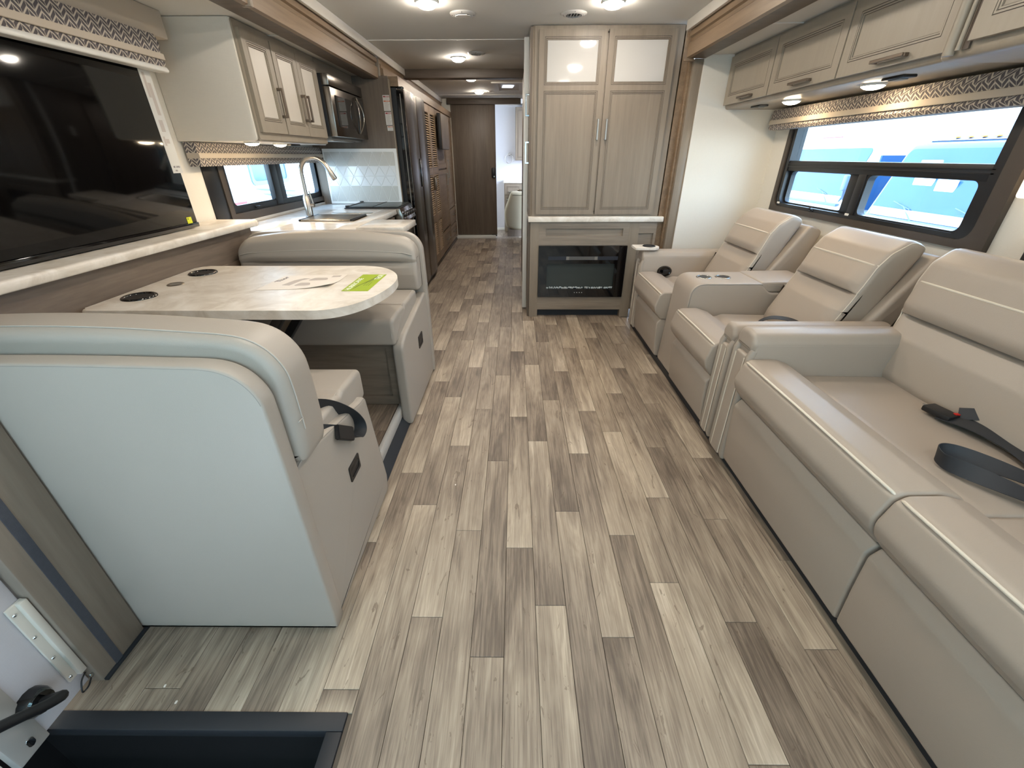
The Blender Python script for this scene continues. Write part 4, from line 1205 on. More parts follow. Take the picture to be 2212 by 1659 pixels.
bm = B(); box(bm, -1.50, -1.17, 3.66, 3.70, 0.902, 0.906, 0.001); obj('splash_guard', bm, 'steel', None, 35, 'thin stainless strip lying on the worktop between sink and stove', 'strip')
# faucet
t = thing('kitchen_faucet', (-1.585, 3.46, 0.902), 'tall brushed nickel gooseneck kitchen faucet', 'faucet')
fx, fy = -1.585, 3.46
bm = B(); lathe(bm, [(0.032, 0), (0.032, 0.006), (0.026, 0.010), (0.026, 0.135), (0.022, 0.14), (0.022, 0.15)], (fx, fy, 0.902), 24); lathe(bm, [(0.0, 0.15), (0.021, 0.15)], (fx, fy, 0.902), 24); obj('base', bm, 'nickel', t, 50)
arc = [(fx, fy, 1.04), (fx, fy, 1.12), (fx, fy, 1.20)] + [(fx + 0.105 - 0.105 * math.cos(a), fy, 1.20 + 0.105 * math.sin(a)) for a in [k * math.pi / 16 for k in range(1, 15)]]
bm = B(); tube(bm, arc, 0.016, 14); obj('neck', bm, 'nickel', t, 60)
e1 = Vector(arc[-1]); dv = (Vector(arc[-1]) - Vector(arc[-2])).normalized()
bm = B(); tube(bm, [e1 - dv * 0.002, e1 + dv * 0.03, e1 + dv * 0.031, e1 + dv * 0.085, e1 + dv * 0.09], 0.015, 14, radii=[0.0170, 0.0172, 0.0185, 0.0195, 0.015]); sh = obj('spray_head', bm, 'nickel', t, 50)
bm = B(); tube(bm, [e1 + dv * 0.035 + Vector((0.0165, 0, 0)), e1 + dv * 0.068 + Vector((0.0165, 0, 0))], 0.004, 6); obj('spray_button', bm, 'black', sh)
bm = B(); tube(bm, [(fx + 0.02, fy, 0.985), (fx + 0.05, fy, 0.985)], 0.014, 12); tube(bm, [(fx + 0.044, fy, 0.99), (fx + 0.038, fy, 1.03), (fx + 0.028, fy + 0.002, 1.085)], 0.005, 8); obj('lever', bm, 'nickel', t, 50)
# stove
t = thing('stove', (-1.25, 4.18, 0.0), 'built in range with a folded glass cover, steel front and black knobs', 'stove')
bm = B(); box(bm, -1.50, -1.045, 3.975, 4.435, 0.10, 0.905); obj('body', bm, 'dark_steel', t, None)
bm = B(); box(bm, -1.508, -1.012, 3.972, 4.437, 0.905, 0.914, 0.003); ck = obj('hob_frame', bm, 'black_metal', t)
bm = B(); box(bm, -1.49, -1.255, 3.985, 4.425, 0.917, 0.922, 0.001); box(bm, -1.250, -1.03, 3.985, 4.425, 0.917, 0.922, 0.001); obj('glass_cover', bm, 'fire_inner', ck)
for y_ in (4.0, 4.40):
    bm = B(); box(bm, -1.50, -1.47, y_ - 0.015, y_ + 0.015, 0.914, 0.932, 0.004); obj('cover_hinge', bm, 'black', ck)
bm = B(); box(bm, -1.49, -1.47, 4.0, 4.41, 0.918, 0.926, 0.002); box(bm, -1.256, -1.249, 3.985, 4.425, 0.917, 0.925, 0.001); obj('cover_edge', bm, 'black', ck)
bm = B(); prism(bm, [(-1.05, 0.905), (-1.018, 0.905), (-0.985, 0.80), (-0.992, 0.785), (-1.05, 0.785)], 'y', 3.972, 4.437, 0.003); fp = obj('control_panel', bm, 'steel', t)
for k in range(5):
    y_ = 4.02 + k * 0.092
    bm = B(); c_ = Vector((-1.000, y_, 0.848)); n_ = Vector((0.95, 0, 0.30)).normalized()
    tube(bm, [c_, c_ + n_ * 0.004, c_ + n_ * 0.005, c_ + n_ * 0.028, c_ + n_ * 0.032], 0.02, 16, radii=[0.026, 0.026, 0.021, 0.019, 0.014]); kb = obj('knob', bm, 'black_gloss', fp, 50)
    bm = B(); tube(bm, [c_ - n_ * 0.001, c_ + n_ * 0.0035], 0.029, 16); obj('knob_collar', bm, 'chrome', kb, 50)
bm = B(); box(bm, -1.045, -1.015, 3.98, 4.43, 0.20, 0.77, 0.004); od = obj('oven_door', bm, 'dark_steel', t)
bm = B(); tube(bm, [(-1.015, 4.02, 0.72), (-0.985, 4.02, 0.72), (-0.985, 4.39, 0.72), (-1.015, 4.39, 0.72)], 0.008, 8); obj('oven_handle', bm, 'steel', od)

# refrigerator
t = thing('refrigerator', (-1.4, 4.95, 0.0), 'side by side refrigerator with dark stainless doors', 'refrigerator')
bm = B(); box(bm, -1.84, -1.06, 4.50, 5.425, 0.04, 1.845); obj('body', bm, 'black', t, None)
for a, b_ in ((4.497, 4.952), (4.975, 5.425)):
    bm = B()
    prism(bm, rpoly([(-1.055, a), (-0.988, a), (-0.975, (a + b_) / 2), (-0.988, b_), (-1.055, b_)], [0.004, 0.018, 0.3, 0.018, 0.004], 6), 'z', 0.065, 1.835, 0.004); d = obj('door', bm, 'dark_steel', t, 40)
    if a < 4.9:
        bm = B(); box(bm, -1.056, -0.995, a - 0.002, a + 0.001, 0.07, 1.83); obj('door_edge', bm, 'black_gloss', d, None)
        bm = B(); box(bm, -1.030, -1.022, a - 0.004, a + 0.001, 0.07, 1.80); obj('edge_strip', bm, 'grey_plastic', d, None)
        bm = B(); box(bm, -0.984, -0.974, 4.86, 4.948, 1.03, 1.29, 0.003); hp = obj('handle_pocket', bm, 'black_gloss', d)
        bm = B(); box(bm, -0.982, -0.9725, 4.865, 4.945, 1.20, 1.275, 0.002); obj('display_film', bm, 'steel', hp)
bm = B(); box(bm, -1.05, -1.0, 4.51, 4.56, 1.835, 1.855, 0.004); lathe(bm, [(0, 0.004), (0.006, 0.002), (0.008, 0)], (-0.998, 4.53, 1.845), 10, 'x'); obj('top_hinge', bm, 'black_gloss', t)
bm = B(); box(bm, -1.07, -1.0, 4.51, 5.42, 0.03, 0.064, 0.003); obj('toe_grille', bm, 'black', t)

# louvered laundry closet
t = thing('louvered_closet', (-1.2, 5.93, 0.0), 'tall taupe closet with louvered doors next to the refrigerator', 'closet')
bm = B(); box(bm, -1.60, -1.062, 5.44, 6.335, 0.03, 1.853); obj('body', bm, 'maple', t, None)
for a, b_ in ((5.50, 5.905), (5.915, 6.32)):
    bm = B()
    secs = [(0.16, 0.56), (0.645, 1.105), (1.185, 1.76)]
    box(bm, -1.055, -1.030, a, a + 0.06, 0.06, 1.84, 0.002); box(bm, -1.055, -1.030, b_ - 0.06, b_, 0.06, 1.84, 0.002)
    prev = 0.06
    for z0, z1 in secs: box(bm, -1.055, -1.030, a + 0.06, b_ - 0.06, prev, z0, 0.0); prev = z1
    box(bm, -1.055, -1.030, a + 0.06, b_ - 0.06, prev, 1.84)
    d = obj('door', bm, 'fascia', t, None)
    bm = B(); box(bm, -1.057, -1.052, a + 0.05, b_ - 0.05, 0.10, 1.80); obj('shadow_back', bm, 'louver_shadow', d, None)  # dark sheet painted in for the shade behind the slats
    bm = B()
    for z0, z1 in secs:
        z = z0 + 0.004
        while z < z1 - 0.015:
            prism(bm, [(-1.050, z + 0.013), (-1.048, z + 0.015), (-1.031, z + 0.006), (-1.031, z + 0.000), (-1.034, z + 0.000)], 'y', a + 0.061, b_ - 0.061)
            z += 0.0245
    obj('louver_slats', bm, 'louver', d, None, kind='stuff')
bm = B(); box(bm, -1.03, -0.995, 5.86, 5.885, 0.93, 1.08, 0.002); obj('handle', bm, 'bronze_pull', t)
# wardrobe and drawers with the small hallway television
t = thing('hallway_wardrobe', (-1.2, 7.1, 0.0), 'tall taupe hallway wardrobe with doors above drawers, before the sliding door', 'wardrobe')
bm = B(); box(bm, -1.55, -1.062, 6.345, 7.92, 0.03, 1.853); obj('body', bm, 'fascia', t, None)
def wdoor(rect, h=None, nm='door'):
    return cab_door(t, 'x', -1.036, 1, rect, mats=('fascia', 'glaze'), inner='fascia', handle=h, hmat='nickel', name=nm)
wdoor((6.36, 7.10, 0.36, 1.14), ((7.02, 0.93), (7.02, 1.09)))
wdoor((7.13, 7.88, 0.58, 1.84), ((7.20, 1.02), (7.20, 1.26)))
wdoor((6.36, 7.10, 1.16, 1.84))
wdoor((6.36, 7.10, 0.06, 0.33), ((6.62, 0.20), (6.86, 0.20)), 'drawer')
wdoor((7.13, 7.88, 0.33, 0.56), ((7.42, 0.46), (7.60, 0.46)), 'drawer')
wdoor((7.13, 7.88, 0.06, 0.31), ((7.42, 0.20), (7.60, 0.20)), 'drawer')
t = thing('television', (-0.98, 6.65, 1.386), 'small dark television on a bracket at the hallway wardrobe', 'television')
bm = B(); box(bm, -1.005, -0.962, 6.32, 6.98, 1.392, 1.795, 0.004); obj('back_shell', bm, 'black', t)
bm = B(); box(bm, -0.962, -0.952, 6.325, 6.975, 1.395, 1.792, 0.003); obj('screen', bm, 'maple_dark', t)  # laminate brown stands in for the reflection on the screen
bm = B(); box(bm, -1.04, -1.0, 6.55, 6.75, 1.45, 1.60); obj('wall_bracket', bm, 'black_metal', t)

# bedroom glimpsed through the door opening
t = thing('bedroom_vanity', (-0.1, 8.7, 0.0), 'small vanity with a white top seen through the bedroom doorway', 'vanity')
bm = B(); box(bm, -0.205, 0.2, 8.55, 8.92, 0.03, 0.87); obj('body', bm, 'maple', t, None)
bm = B(); box(bm, -0.222, 0.22, 8.53, 8.92, 0.872, 0.91, 0.004); obj('top', bm, 'quartz', t)
cab_door(t, 'y', 8.534, -1, (-0.19, 0.1, 0.68, 0.85), stile=0.03, name='drawer', handle=((-0.12, 0.73), (-0.04, 0.73)))
cab_door(t, 'y', 8.534, -1, (-0.19, 0.1, 0.30, 0.66), stile=0.03, name='drawer', handle=((-0.16, 0.60), (-0.08, 0.60)))
t = thing('bed', (0.15, 8.2, 0.0), 'corner of a bed with an olive beige spread beyond the bedroom doorway', 'bed')
bm = B(); loft(bm, chaikin([(-0.15, 0.10), (-0.195, 0.30), (-0.20, 0.44), (-0.15, 0.56), (-0.09, 0.72), (-0.06, 0.755), (0.3, 0.74), (0.7, 0.74), (0.7, 0.1)], 2), 'y', 8.12, 8.50, 0.05, 5); obj('bedspread', bm, 'beige_spread', t, 60)
bm = B(); box(bm, -0.14, 0.7, 8.14, 8.50, 0.0, 0.12); obj('bed_base', bm, 'maple_dark', t)
t = thing('towel_ring', (-0.115, 8.91, 1.2), 'round chrome towel ring on the pale bedroom wall', 'towel ring')
bm = B(); tube(bm, [(-0.115 + 0.075 * math.cos(a), 8.895, 1.265 + 0.075 * math.sin(a)) for a in [k * math.pi / 12 for k in range(24)]], 0.005, 6, True); obj('ring', bm, 'chrome', t)
bm = B(); lathe(bm, [(0, -0.035), (0.018, -0.03), (0.022, 0.0), (0, 0)], (-0.115, 8.93, 1.34), 14, 'y'); obj('mount', bm, 'chrome', t)
t = thing('medicine_cabinet', (0.10, 8.8, 1.24), 'taupe wall cabinet beside the towel ring in the bedroom', 'cabinet')
bm = B(); box(bm, 0.0, 0.3, 8.70, 8.93, 1.24, 2.06); obj('body', bm, 'maple', t, None)
cab_door(t, 'y', 8.684, -1, (0.005, 0.29, 1.25, 2.05), stile=0.03)
# ================================================================== FIREPLACE WALL
FY = 3.74
t = thing('pantry_cabinet', (0.66, 4.0, 0.87), 'tall taupe upper cabinet with two mirror topped doors above the fireplace', 'cabinet')
bm = B(); box(bm, 0.122, 1.178, FY + 0.001, 4.12, 0.87, 2.104, 0.002); obj('body', bm, 'maple', t)
bm = B(); ring(bm, 'y', FY - 0.006, FY + 0.001, (0.138, 1.178, 0.869, 2.104), (0.19, 1.105, 0.91, 2.06), n=1); box(bm, 0.62, 0.67, FY - 0.006, FY + 0.001, 0.90, 2.07); obj('face_frame', bm, 'maple', t, None)
for (a, b_, hx) in ((0.167, 0.641, 0.619), (0.653, 1.128, 0.683)):
    cab_door(t, 'y', FY - 0.024, -1, (a, b_, 0.886, 2.080), mats=('maple', 'glaze'), inserts=[((a + 0.040, b_ - 0.040, 0.923, 1.727), 'maple'), ((a + 0.040, b_ - 0.040, 1.762, 2.040), 'mirror')],
             handle=((hx, 1.416), (hx, 1.552)), hmat='nickel')
for z0, z1 in ((0.92, 1.49), (1.505, 2.06)):
    cab_door(t, 'x', 0.106, -1, (3.76, 3.95, z0, z1), stile=0.035, th=0.015)
for o_, (z0, z1) in zip(range(2), ((1.255, 1.41), (1.575, 1.72))):
    pull(t, 'x', 0.106, -1, (3.80, z0), (3.80, z1), mat='chrome', out=0.03)
bm = B(); box(bm, 0.106, 0.122, 3.742, 3.95, 0.872, 2.10); obj('side_panel', bm, 'maple_dark', t, None)
bm = B(); box(bm, 0.108, 1.225, 3.700, 4.10, 0.827, 0.868, 0.004); obj('mantel_shelf', bm, 'quartz', None, 35, 'white shelf between the upper cabinet and the fireplace surround', 'shelf')
t = thing('fireplace_surround', (0.62, 3.9, 0.0), 'taupe laminate lower cabinet framing the electric fireplace', 'cabinet')
bm = B(); box(bm, 0.125, 0.201, FY - 0.02, 4.1, 0.0, 0.826, 0.001); obj('stile', bm, 'maple', t, None)
bm = B(); box(bm, 0.957, 1.04, FY - 0.02, 4.1, 0.0, 0.826, 0.001); obj('stile', bm, 'maple', t, None)
bm = B(); box(bm, 0.108, 0.124, 3.742, 3.95, 0.0, 0.825); obj('side_panel', bm, 'maple_dark', t, None)
bm = B()
box(bm, 0.201, 0.957, FY - 0.02, FY, 0.773, 0.826); box(bm, 0.201, 0.957, FY - 0.02, FY, 0.637, 0.712); box(bm, 0.201, 0.957, FY - 0.02, FY, 0.070, 0.190)
box(bm, 0.201, 0.258, FY - 0.02, FY, 0.712, 0.773); box(bm, 0.907, 0.957, FY - 0.02, FY, 0.712, 0.773)
box(bm, 1.04, 1.185, FY - 0.018, FY, 0.735, 0.826); box(bm, 1.165, 1.185, FY - 0.018, FY, 0.0, 0.735)
obj('rail', bm, 'maple_hx', t, None)
bm = B(); box(bm, 0.201, 1.185, FY - 0.002, 4.08, 0.07, 0.82); obj('back_panel', bm, 'maple_hx', t, None)
bm = B(); box(bm, 0.204, 0.955, FY + 0.03, FY + 0.04, 0.0, 0.07); obj('toe_kick', bm, 'rubber', t, None)
bm = B(); box(bm, 0.108, 0.124, 3.76, 3.79, 0.70, 0.80, 0.004); obj('catch', bm, 'black', t)
t = thing('electric_fireplace', (0.579, 3.72, 0.19), 'black glass electric fireplace set in the cabinet under the white shelf', 'fireplace')
bm = B(); ring(bm, 'y', 3.706, 3.722, (0.2015, 0.9565, 0.191, 0.636), (0.275, 0.865, 0.265, 0.486), 0.002, 0.012); obj('glass_front', bm, 'black_gloss', t, 35)
bm = B(); box(bm, 0.26, 0.88, 3.722, 3.7365, 0.25, 0.50)
bmesh.ops.delete(bm, geom=[f for f in bm.faces if f.calc_center_median().y < 3.724], context='FACES')
obj('fire_chamber', bm, 'fire_inner', t, None)
bm = B(); rr = random.Random(5)
for k in range(150):
    c_ = (0.275 + rr.random() * 0.59, 3.7235 + rr.random() * 0.006, 0.264 + rr.random() * 0.012); s_ = 0.004 + rr.random() * 0.004
    bmesh.ops.create_icosphere(bm, subdivisions=1, radius=s_, matrix=Matrix.Translation(c_))
obj('crystal_embers', bm, 'ember', t, None, kind='stuff')
bm = B(); slab(bm, 'y', 3.7035, 3.7075, (0.285, 0.885, 0.518, 0.548), 0.002); vn = obj('heat_vent', bm, 'fire_vent', t, None)
bm = B()
for k in range(4): box(bm, 0.45, 0.70, 3.7022, 3.7037, 0.521 + k * 0.007, 0.524 + k * 0.007)
box(bm, 0.44, 0.465, 3.702, 3.7037, 0.519, 0.547); box(bm, 0.685, 0.71, 3.702, 3.7037, 0.519, 0.547)
obj('vent_louvers', bm, 'grey_plastic', vn, None, kind='stuff')
for k, x_ in enumerate((0.53, 0.552, 0.574, 0.596)):
    bm = B(); lathe(bm, [(0, -0.0012), (0.0035, -0.0012), (0.0035, 0)], (x_, 3.7062, 0.232), 12, 'y'); obj('touch_button', bm, 'label_white', t, None)

# ================================================================== RIGHT SIDE: OVERHEAD CABINETS
t = thing('overhead_cabinet', (1.72, 2.7, 1.6), 'taupe overhead cabinet with three lift up doors above the recliners', 'cabinet')
bm = B(); loft(bm, rpoly([(1.525, 1.602), (1.938, 1.602), (1.938, 1.924), (1.520, 1.924)], [0.022, 0, 0, 0], 5), 'y', 1.835, 3.652, 0.002, 2); obj('body', bm, 'maple_light', t, 40)
for a, b_, hy in ((3.045, 3.635, 3.30), (2.432, 3.035, 2.70), (1.845, 2.422, 2.10)):
    cab_door(t, 'x', 1.500, -1, (a, b_, 1.625, 1.905), mats=('maple_light', 'glaze'), inner='maple_light', stile=0.05, handle=((hy - 0.085, 1.647), (hy + 0.085, 1.647)), hmat='bronze_pull')
t = thing('overhead_cabinet', (1.68, 1.3, 1.6), 'nearest overhead cabinet standing proud at the upper right corner above the sofa', 'cabinet')
bm = B(); loft(bm, rpoly([(1.462, 1.588), (1.938, 1.588), (1.938, 1.924), (1.462, 1.924)], [0.03, 0, 0, 0], 5), 'y', 0.4, 1.822, 0.010, 3); obj('body', bm, 'maple_light', t, 40)
bm = B(); tube(bm, [(1.452, 1.776, 1.60), (1.452, 1.776, 1.922)], 0.016, 12); tube(bm, [(1.449, 1.742, 1.61), (1.449, 1.742, 1.922)], 0.007, 8); obj('corner_bead', bm, 'maple_light', t, 60)
bm = B(); box(bm, 1.455, 1.463, 1.712, 1.735, 1.61, 1.922); obj('painted_gap_shadow', bm, 'glaze', t, None)  # dark strip painted in for the shade between the cabinets
cab_door(t, 'x', 1.438, -1, (1.02, 1.705, 1.628, 1.905), mats=('maple_light', 'glaze'), inner='maple_light', stile=0.05, handle=((1.2, 1.65), (1.37, 1.65)), hmat='bronze_pull')
cab_door(t, 'x', 1.438, -1, (0.42, 1.01, 1.628, 1.905), mats=('maple_light', 'glaze'), inner='maple_light', stile=0.05, handle=((0.6, 1.65), (0.77, 1.65)), hmat='bronze_pull')
lamp_at(1.665, 3.05, 1.602, 0.047, 'warm puck light under the overhead cabinet above the far recliner', None, 'lamp_cab', 0.40, 'cabinet_light')
lamp_at(1.675, 2.405, 1.602, 0.047, 'warm puck light under the overhead cabinet above the near recliner', None, 'lamp_cab', 0.40, 'cabinet_light')
for (y_, lab) in ((3.36, 'small dark vent slot under the overhead cabinet at its far end'), (2.20, 'small dark reading light bar under the overhead cabinet beside the near puck light')):
    t = thing('cabinet_outlet', (1.63, y_, 1.59), lab, 'outlet')
    bm = B(); box(bm, 1.60, 1.66, y_ - 0.06, y_ + 0.06, 1.592, 1.602, 0.003); pl = obj('bezel', bm, 'black', t)
    bm = B(); box(bm, 1.61, 1.65, y_ - 0.03, y_ + 0.03, 1.588, 1.593, 0.002); obj('insert', bm, 'grey_plastic', pl)
shade('window_shade', 1.925, -1, 0.6, 3.555, 1.468, 1.500, 1.528, 1.588, 'grey herringbone shade with a beige band along the big window over the sofa', dx=0.085)
t = thing('wall_sconce', (1.9, 1.6, 1.18), 'cream fabric wall sconce glowing at the right edge beside the window', 'light')
bm = B(); loft(bm, rpoly([(1.885, 1.165), (1.939, 1.165), (1.939, 1.36), (1.885, 1.36)], [0.015, 0, 0, 0.015], 4), 'y', 1.45, 1.745, 0.006, 3); obj('shade', bm, emis('glowing cream shade', (1.0, 0.86, 0.66, 1), 1.1), t, 50)
bm = B(); box(bm, 1.92, 1.94, 1.55, 1.63, 1.13, 1.165, 0.003); obj('bracket', bm, 'nickel', t)

bm = B(); box(bm, 1.88, 1.938, 1.0, 1.612, 0.66, 1.04, 0.006); obj('folded_screen', bm, 'black_metal', None, 35, 'black upright panel at the right edge behind the sofa back', 'panel')
# ================================================================== RIGHT SIDE: SEATING
LS = 'leather_sofa'
def back_rest(t, y0, y1, tilt, xb, zb, ztop, crease, weltz, th=0.17, fade=0.16, name='backrest'):
    """leaning back cushion: lumbar pad and head roll with a pulled crease that fades out at the sides"""
    def X(z): return xb + (z - zb) * tilt
    def prof(s):
        e = min(s, 1 - s) / fade
        e = max(0.0, min(1.0, e)); e = e * e * (3 - 2 * e)
        fl = 0.006 * (1 - e)
        pts = [(X(zb) + 0.012, zb), (X(zb + 0.07) - 0.020 * e - 0.004, zb + 0.07), (X(crease - 0.08) - 0.018 * e - 0.004, crease - 0.08),
               (X(crease - 0.012) - 0.004 * (1 - e) + 0.010 * e, crease - 0.012), (X(crease) - 0.006 + 0.030 * e, crease), (X(crease + 0.010) - 0.010 - 0.004 * e, crease + 0.008),
               (X(crease + 0.05) - 0.012 - 0.026 * e, crease + 0.045), (X(weltz) - 0.018, weltz), (X(ztop - 0.055) - 0.004, ztop - 0.055), (X(ztop) + 0.05, ztop), (X(ztop) + th, ztop - 0.03), (X(zb) + th + 0.01, zb)]
        return rpoly(pts, [0.02, 0.06, 0.05, 0.012, 0.004, 0.012, 0.05, 0.12, 0.06, 0.05, 0.04, 0.03], 4)
    bm = B()
    loft(bm, prof, 'y', y0, y1, 0.030, 6, 26)
    hr = obj(name, bm, LS, t, 75)
    xx = X(weltz) - 0.0175
    bm = B()
    tube(bm, [(xx + 0.012, y0 + 0.010, weltz), (xx + 0.003, y0 + 0.030, weltz), (xx, y0 + 0.08, weltz + 0.001), (xx, (y0 + y1) / 2, weltz + 0.002), (xx, y1 - 0.08, weltz + 0.001), (xx + 0.003, y1 - 0.03, weltz), (xx + 0.012, y1 - 0.010, weltz)], 0.0042, 6)
    obj('piping', bm, 'piping', hr, 60)
    q0 = prof(0.0)
    q = inset(q0, 0.009)[3:-6]
    for yy, s_ in ((y0, 1), (y1, -1)):
        bm = B(); tube(bm, [(p[0], yy + s_ * 0.009, p[1]) for p in q], 0.0022, 6); obj('piping', bm, 'piping', hr, 60)
    return hr
def seat_pad(t, y0, y1, xf, xback, z0, zs, zfront, name='seat_cushion', split=None):
    """seat whose front edge rolls over a welt; profile in xz"""
    pr = [(xf + 0.035, z0), (xf - 0.005, z0 + 0.05), (xf - 0.018, (z0 + zfront) / 2), (xf + 0.004, zfront - 0.012), (xf + 0.03, zfront + 0.008), (xf + 0.12, zfront + 0.010), (xf + 0.19, zfront - 0.012), (xf + 0.232, zs - 0.016), (xf + 0.275, zs + 0.002), (xback, zs - 0.006), (xback, z0)]
    bm = B()
    loft(bm, rpoly(pr, [0.02, 0.03, 0.08, 0.02, 0.03, 0.06, 0.05, 0.04, 0.06, 0.02, 0.02], 5), 'y', y0, y1, 0.011, 5)
    s = obj(name, bm, LS, t, 60)
    bm = B()
    tube(bm, [(xf + 0.022, y0 + 0.004, zfront - 0.012), (xf + 0.012, y0 + 0.016, zfront - 0.001), (xf + 0.0085, y0 + 0.04, zfront + 0.0015), (xf + 0.0085, (y0 + y1) / 2, zfront + 0.003), (xf + 0.0085, y1 - 0.04, zfront + 0.0015), (xf + 0.012, y1 - 0.016, zfront - 0.001), (xf + 0.022, y1 - 0.004, zfront - 0.012)], 0.0042, 6)
    obj('piping', bm, 'piping', s, 60)
    return s
def foot_panel(t, y0, y1, xf, z0, z1, name='footrest'):
    bm = B()
    loft(bm, rpoly([(xf + 0.03, z0), (xf + 0.004, z0 + 0.008), (xf - 0.008, (z0 + z1) / 2), (xf - 0.014, z1 - 0.03), (xf + 0.010, z1 + 0.002), (xf + 0.06, z1), (xf + 0.06, z0)], [0.01, 0.02, 0.1, 0.03, 0.01, 0, 0], 4), 'y', y0, y1, 0.008, 3)
    f = obj(name, bm, LS, t, 60)
    return f
def arm(t, y0, y1, xf, xb, zt, head=True, name='armrest'):
    """arm: padded top roll with a domed front, slab sides, twin front welts"""
    bm = B()
    ym = (y0 + y1) / 2; w = (y1 - y0) / 2
    loft(bm, rpoly([(y0 + 0.003, 0.045), (y1 - 0.003, 0.045), (y1 - 0.002, zt - 0.04), (y0 + 0.002, zt - 0.04)], [0.01, 0.01, 0.01, 0.01], 3)[::1], 'x', xf, xb, 0.01, 3)
    # loft along x takes (y,z) pairs
    a = obj(name, bm, LS, t, 60)
    bm = B()
    loft(bm, rpoly([(y0 + 0.012, zt - 0.085), (y1 - 0.012, zt - 0.085), (y1 - 0.0005, zt - 0.045), (y1 - 0.022, zt - 0.004), (ym, zt + 0.004), (y0 + 0.022, zt - 0.004), (y0 + 0.0005, zt - 0.045)], [0.02, 0.02, 0.03, 0.03, 0.08, 0.03, 0.03], 4), 'x', xf - 0.012, xb, 0.02, 6)
    tp = obj('arm_pad', bm, LS, a, 60)
    for yy in (y0 + 0.018, y1 - 0.018):
        bm = B(); tube(bm, [(xf + 0.006, yy, 0.05), (xf - 0.002, yy, 0.065), (xf - 0.004, yy, 0.35), (xf - 0.003, yy, zt - 0.10), (xf + 0.008, yy, zt - 0.075)], 0.017, 12); obj('side_roll', bm, LS, a, 60)
    for yy in (y0 + 0.036, y1 - 0.036):
        bm = B(); tube(bm, [(xf - 0.016, yy, 0.06), (xf - 0.018, yy, 0.35), (xf - 0.016, yy, zt - 0.115)], 0.003, 6); obj('piping', bm, 'piping', a, 60)
    bm = B(); loft(bm, rpoly([(xf - 0.020, 0.05), (xf + 0.02, 0.05), (xf + 0.02, zt - 0.10), (xf - 0.018, zt - 0.10)], [.012, 0, 0, .012], 4), 'y', y0 + 0.032, y1 - 0.032, 0.014, 4); obj('front_panel', bm, LS, a, 60)
    return a

def recliner(name, y0, y1, yb0, yb1, label):
    t = thing(name, (1.4, (y0 + y1) / 2, 0.0), label, 'recliner', 'powered recliners by the window')
    bm = B(); box(bm, 1.06, 1.80, y0 + 0.02, y1 - 0.02, 0.0, 0.05); obj('base', bm, 'black_metal', t)
    seat_pad(t, y0, y1, 0.955, 1.55, 0.325, 0.475, 0.505)
    foot_panel(t, y0 + 0.006, y1 - 0.006, 0.985, 0.05, 0.325)
    bm = B(); box(bm, 1.02, 1.60, y0 + 0.015, y1 - 0.015, 0.05, 0.33, 0.01); obj('seat_frame', bm, LS, t)
    back_rest(t, yb0, yb1, 0.46, 1.44, 0.455, 0.985, 0.742, 0.872, 0.135)
    bm = B(); loft(bm, rpoly([(1.53, 0.45), (1.78, 0.45), (1.915, 0.895), (1.825, 0.93)], [.03, .03, .03, .03], 4), 'y', yb0 - 0.045, yb1 + 0.005, 0.02, 4); obj('back_shell', bm, LS, t, 60)
    return t
ra = recliner('recliner', 2.735, 3.315, 2.80, 3.31, 'far taupe leatherette recliner next to the fireplace wall, with the cup tray on its arm')
arm(ra, 3.325, 3.465, 0.995, 1.76, 0.665)
bm = B()
lathe(bm, [(0.0, -0.006), (0.028, -0.006), (0.032, -0.012), (0.038, -0.012), (0.042, -0.004), (0.042, 0.004)], (1.17, 3.322, 0.512), 24, 'y', sx=1.35); hd = obj('recline_handle', bm, 'black_gloss', ra, 50)
bm = B(); box(bm, 1.155, 1.20, 3.306, 3.317, 0.498, 0.528, 0.003); obj('paddle', bm, 'black', hd)
rb = recliner('recliner', 1.885, 2.42, 1.90, 2.385, 'near taupe leatherette recliner between the cup holder console and the sofa')
arm(rb, 1.762, 1.877, 0.995, 1.70, 0.640)
# console between the recliners
t = thing('armrest_console', (1.3, 2.57, 0.0), 'taupe leatherette console with two black cup holders between the two recliners', 'console')
bm = B()
loft(bm, rpoly([(1.005, 0.045), (1.70, 0.045), (1.70, 0.60), (1.50, 0.60), (1.44, 0.655), (1.035, 0.655)], [0.02, 0.02, 0.02, 0.03, 0.03, 0.085], 7), 'y', 2.432, 2.722, 0.016, 5); cs = obj('body', bm, LS, t, 60)
bm = B()
q = rpoly([(1.005, 0.045), (1.70, 0.045), (1.70, 0.60), (1.50, 0.60), (1.44, 0.655), (1.035, 0.655)], [0.02, 0.02, 0.02, 0.03, 0.03, 0.085], 7)
q = [p for p in inset(q, 0.006) if p[0] < 1.46]
q = sorted([p for p in q if p[1] > 0.3 or p[0] < 1.1], key=lambda p: (p[1] if p[0] < 1.07 else 1 + p[0]))
tube(bm, [(p[0], 2.4335, p[1]) for p in q], 0.0018, 6); obj('seam', bm, 'piping_grey', cs, 60)
bm = B(); loft(bm, rpoly([(1.445, 0.60), (1.74, 0.60), (1.75, 0.665), (1.425, 0.662)], [0.02, 0.01, 0.02, 0.02], 4), 'y', 2.436, 2.718, 0.012, 4); obj('lid', bm, LS, t, 60)
for x_ in (1.155, 1.27):
    bm = B()
    lathe(bm, [(0.036, 0.001), (0.038, 0.0045), (0.043, 0.005), (0.0455, 0.0025), (0.046, 0.0)], (x_, 2.578, 0.6545), 28); ch = obj('cup_holder', bm, 'steel', t, 60)
    bm = B(); lathe(bm, [(0, 0.0012), (0.0375, 0.0012), (0.0375, 0.003), (0, 0.003)], (x_, 2.578, 0.6545), 28); obj('cup_well', bm, 'black', ch, 60)
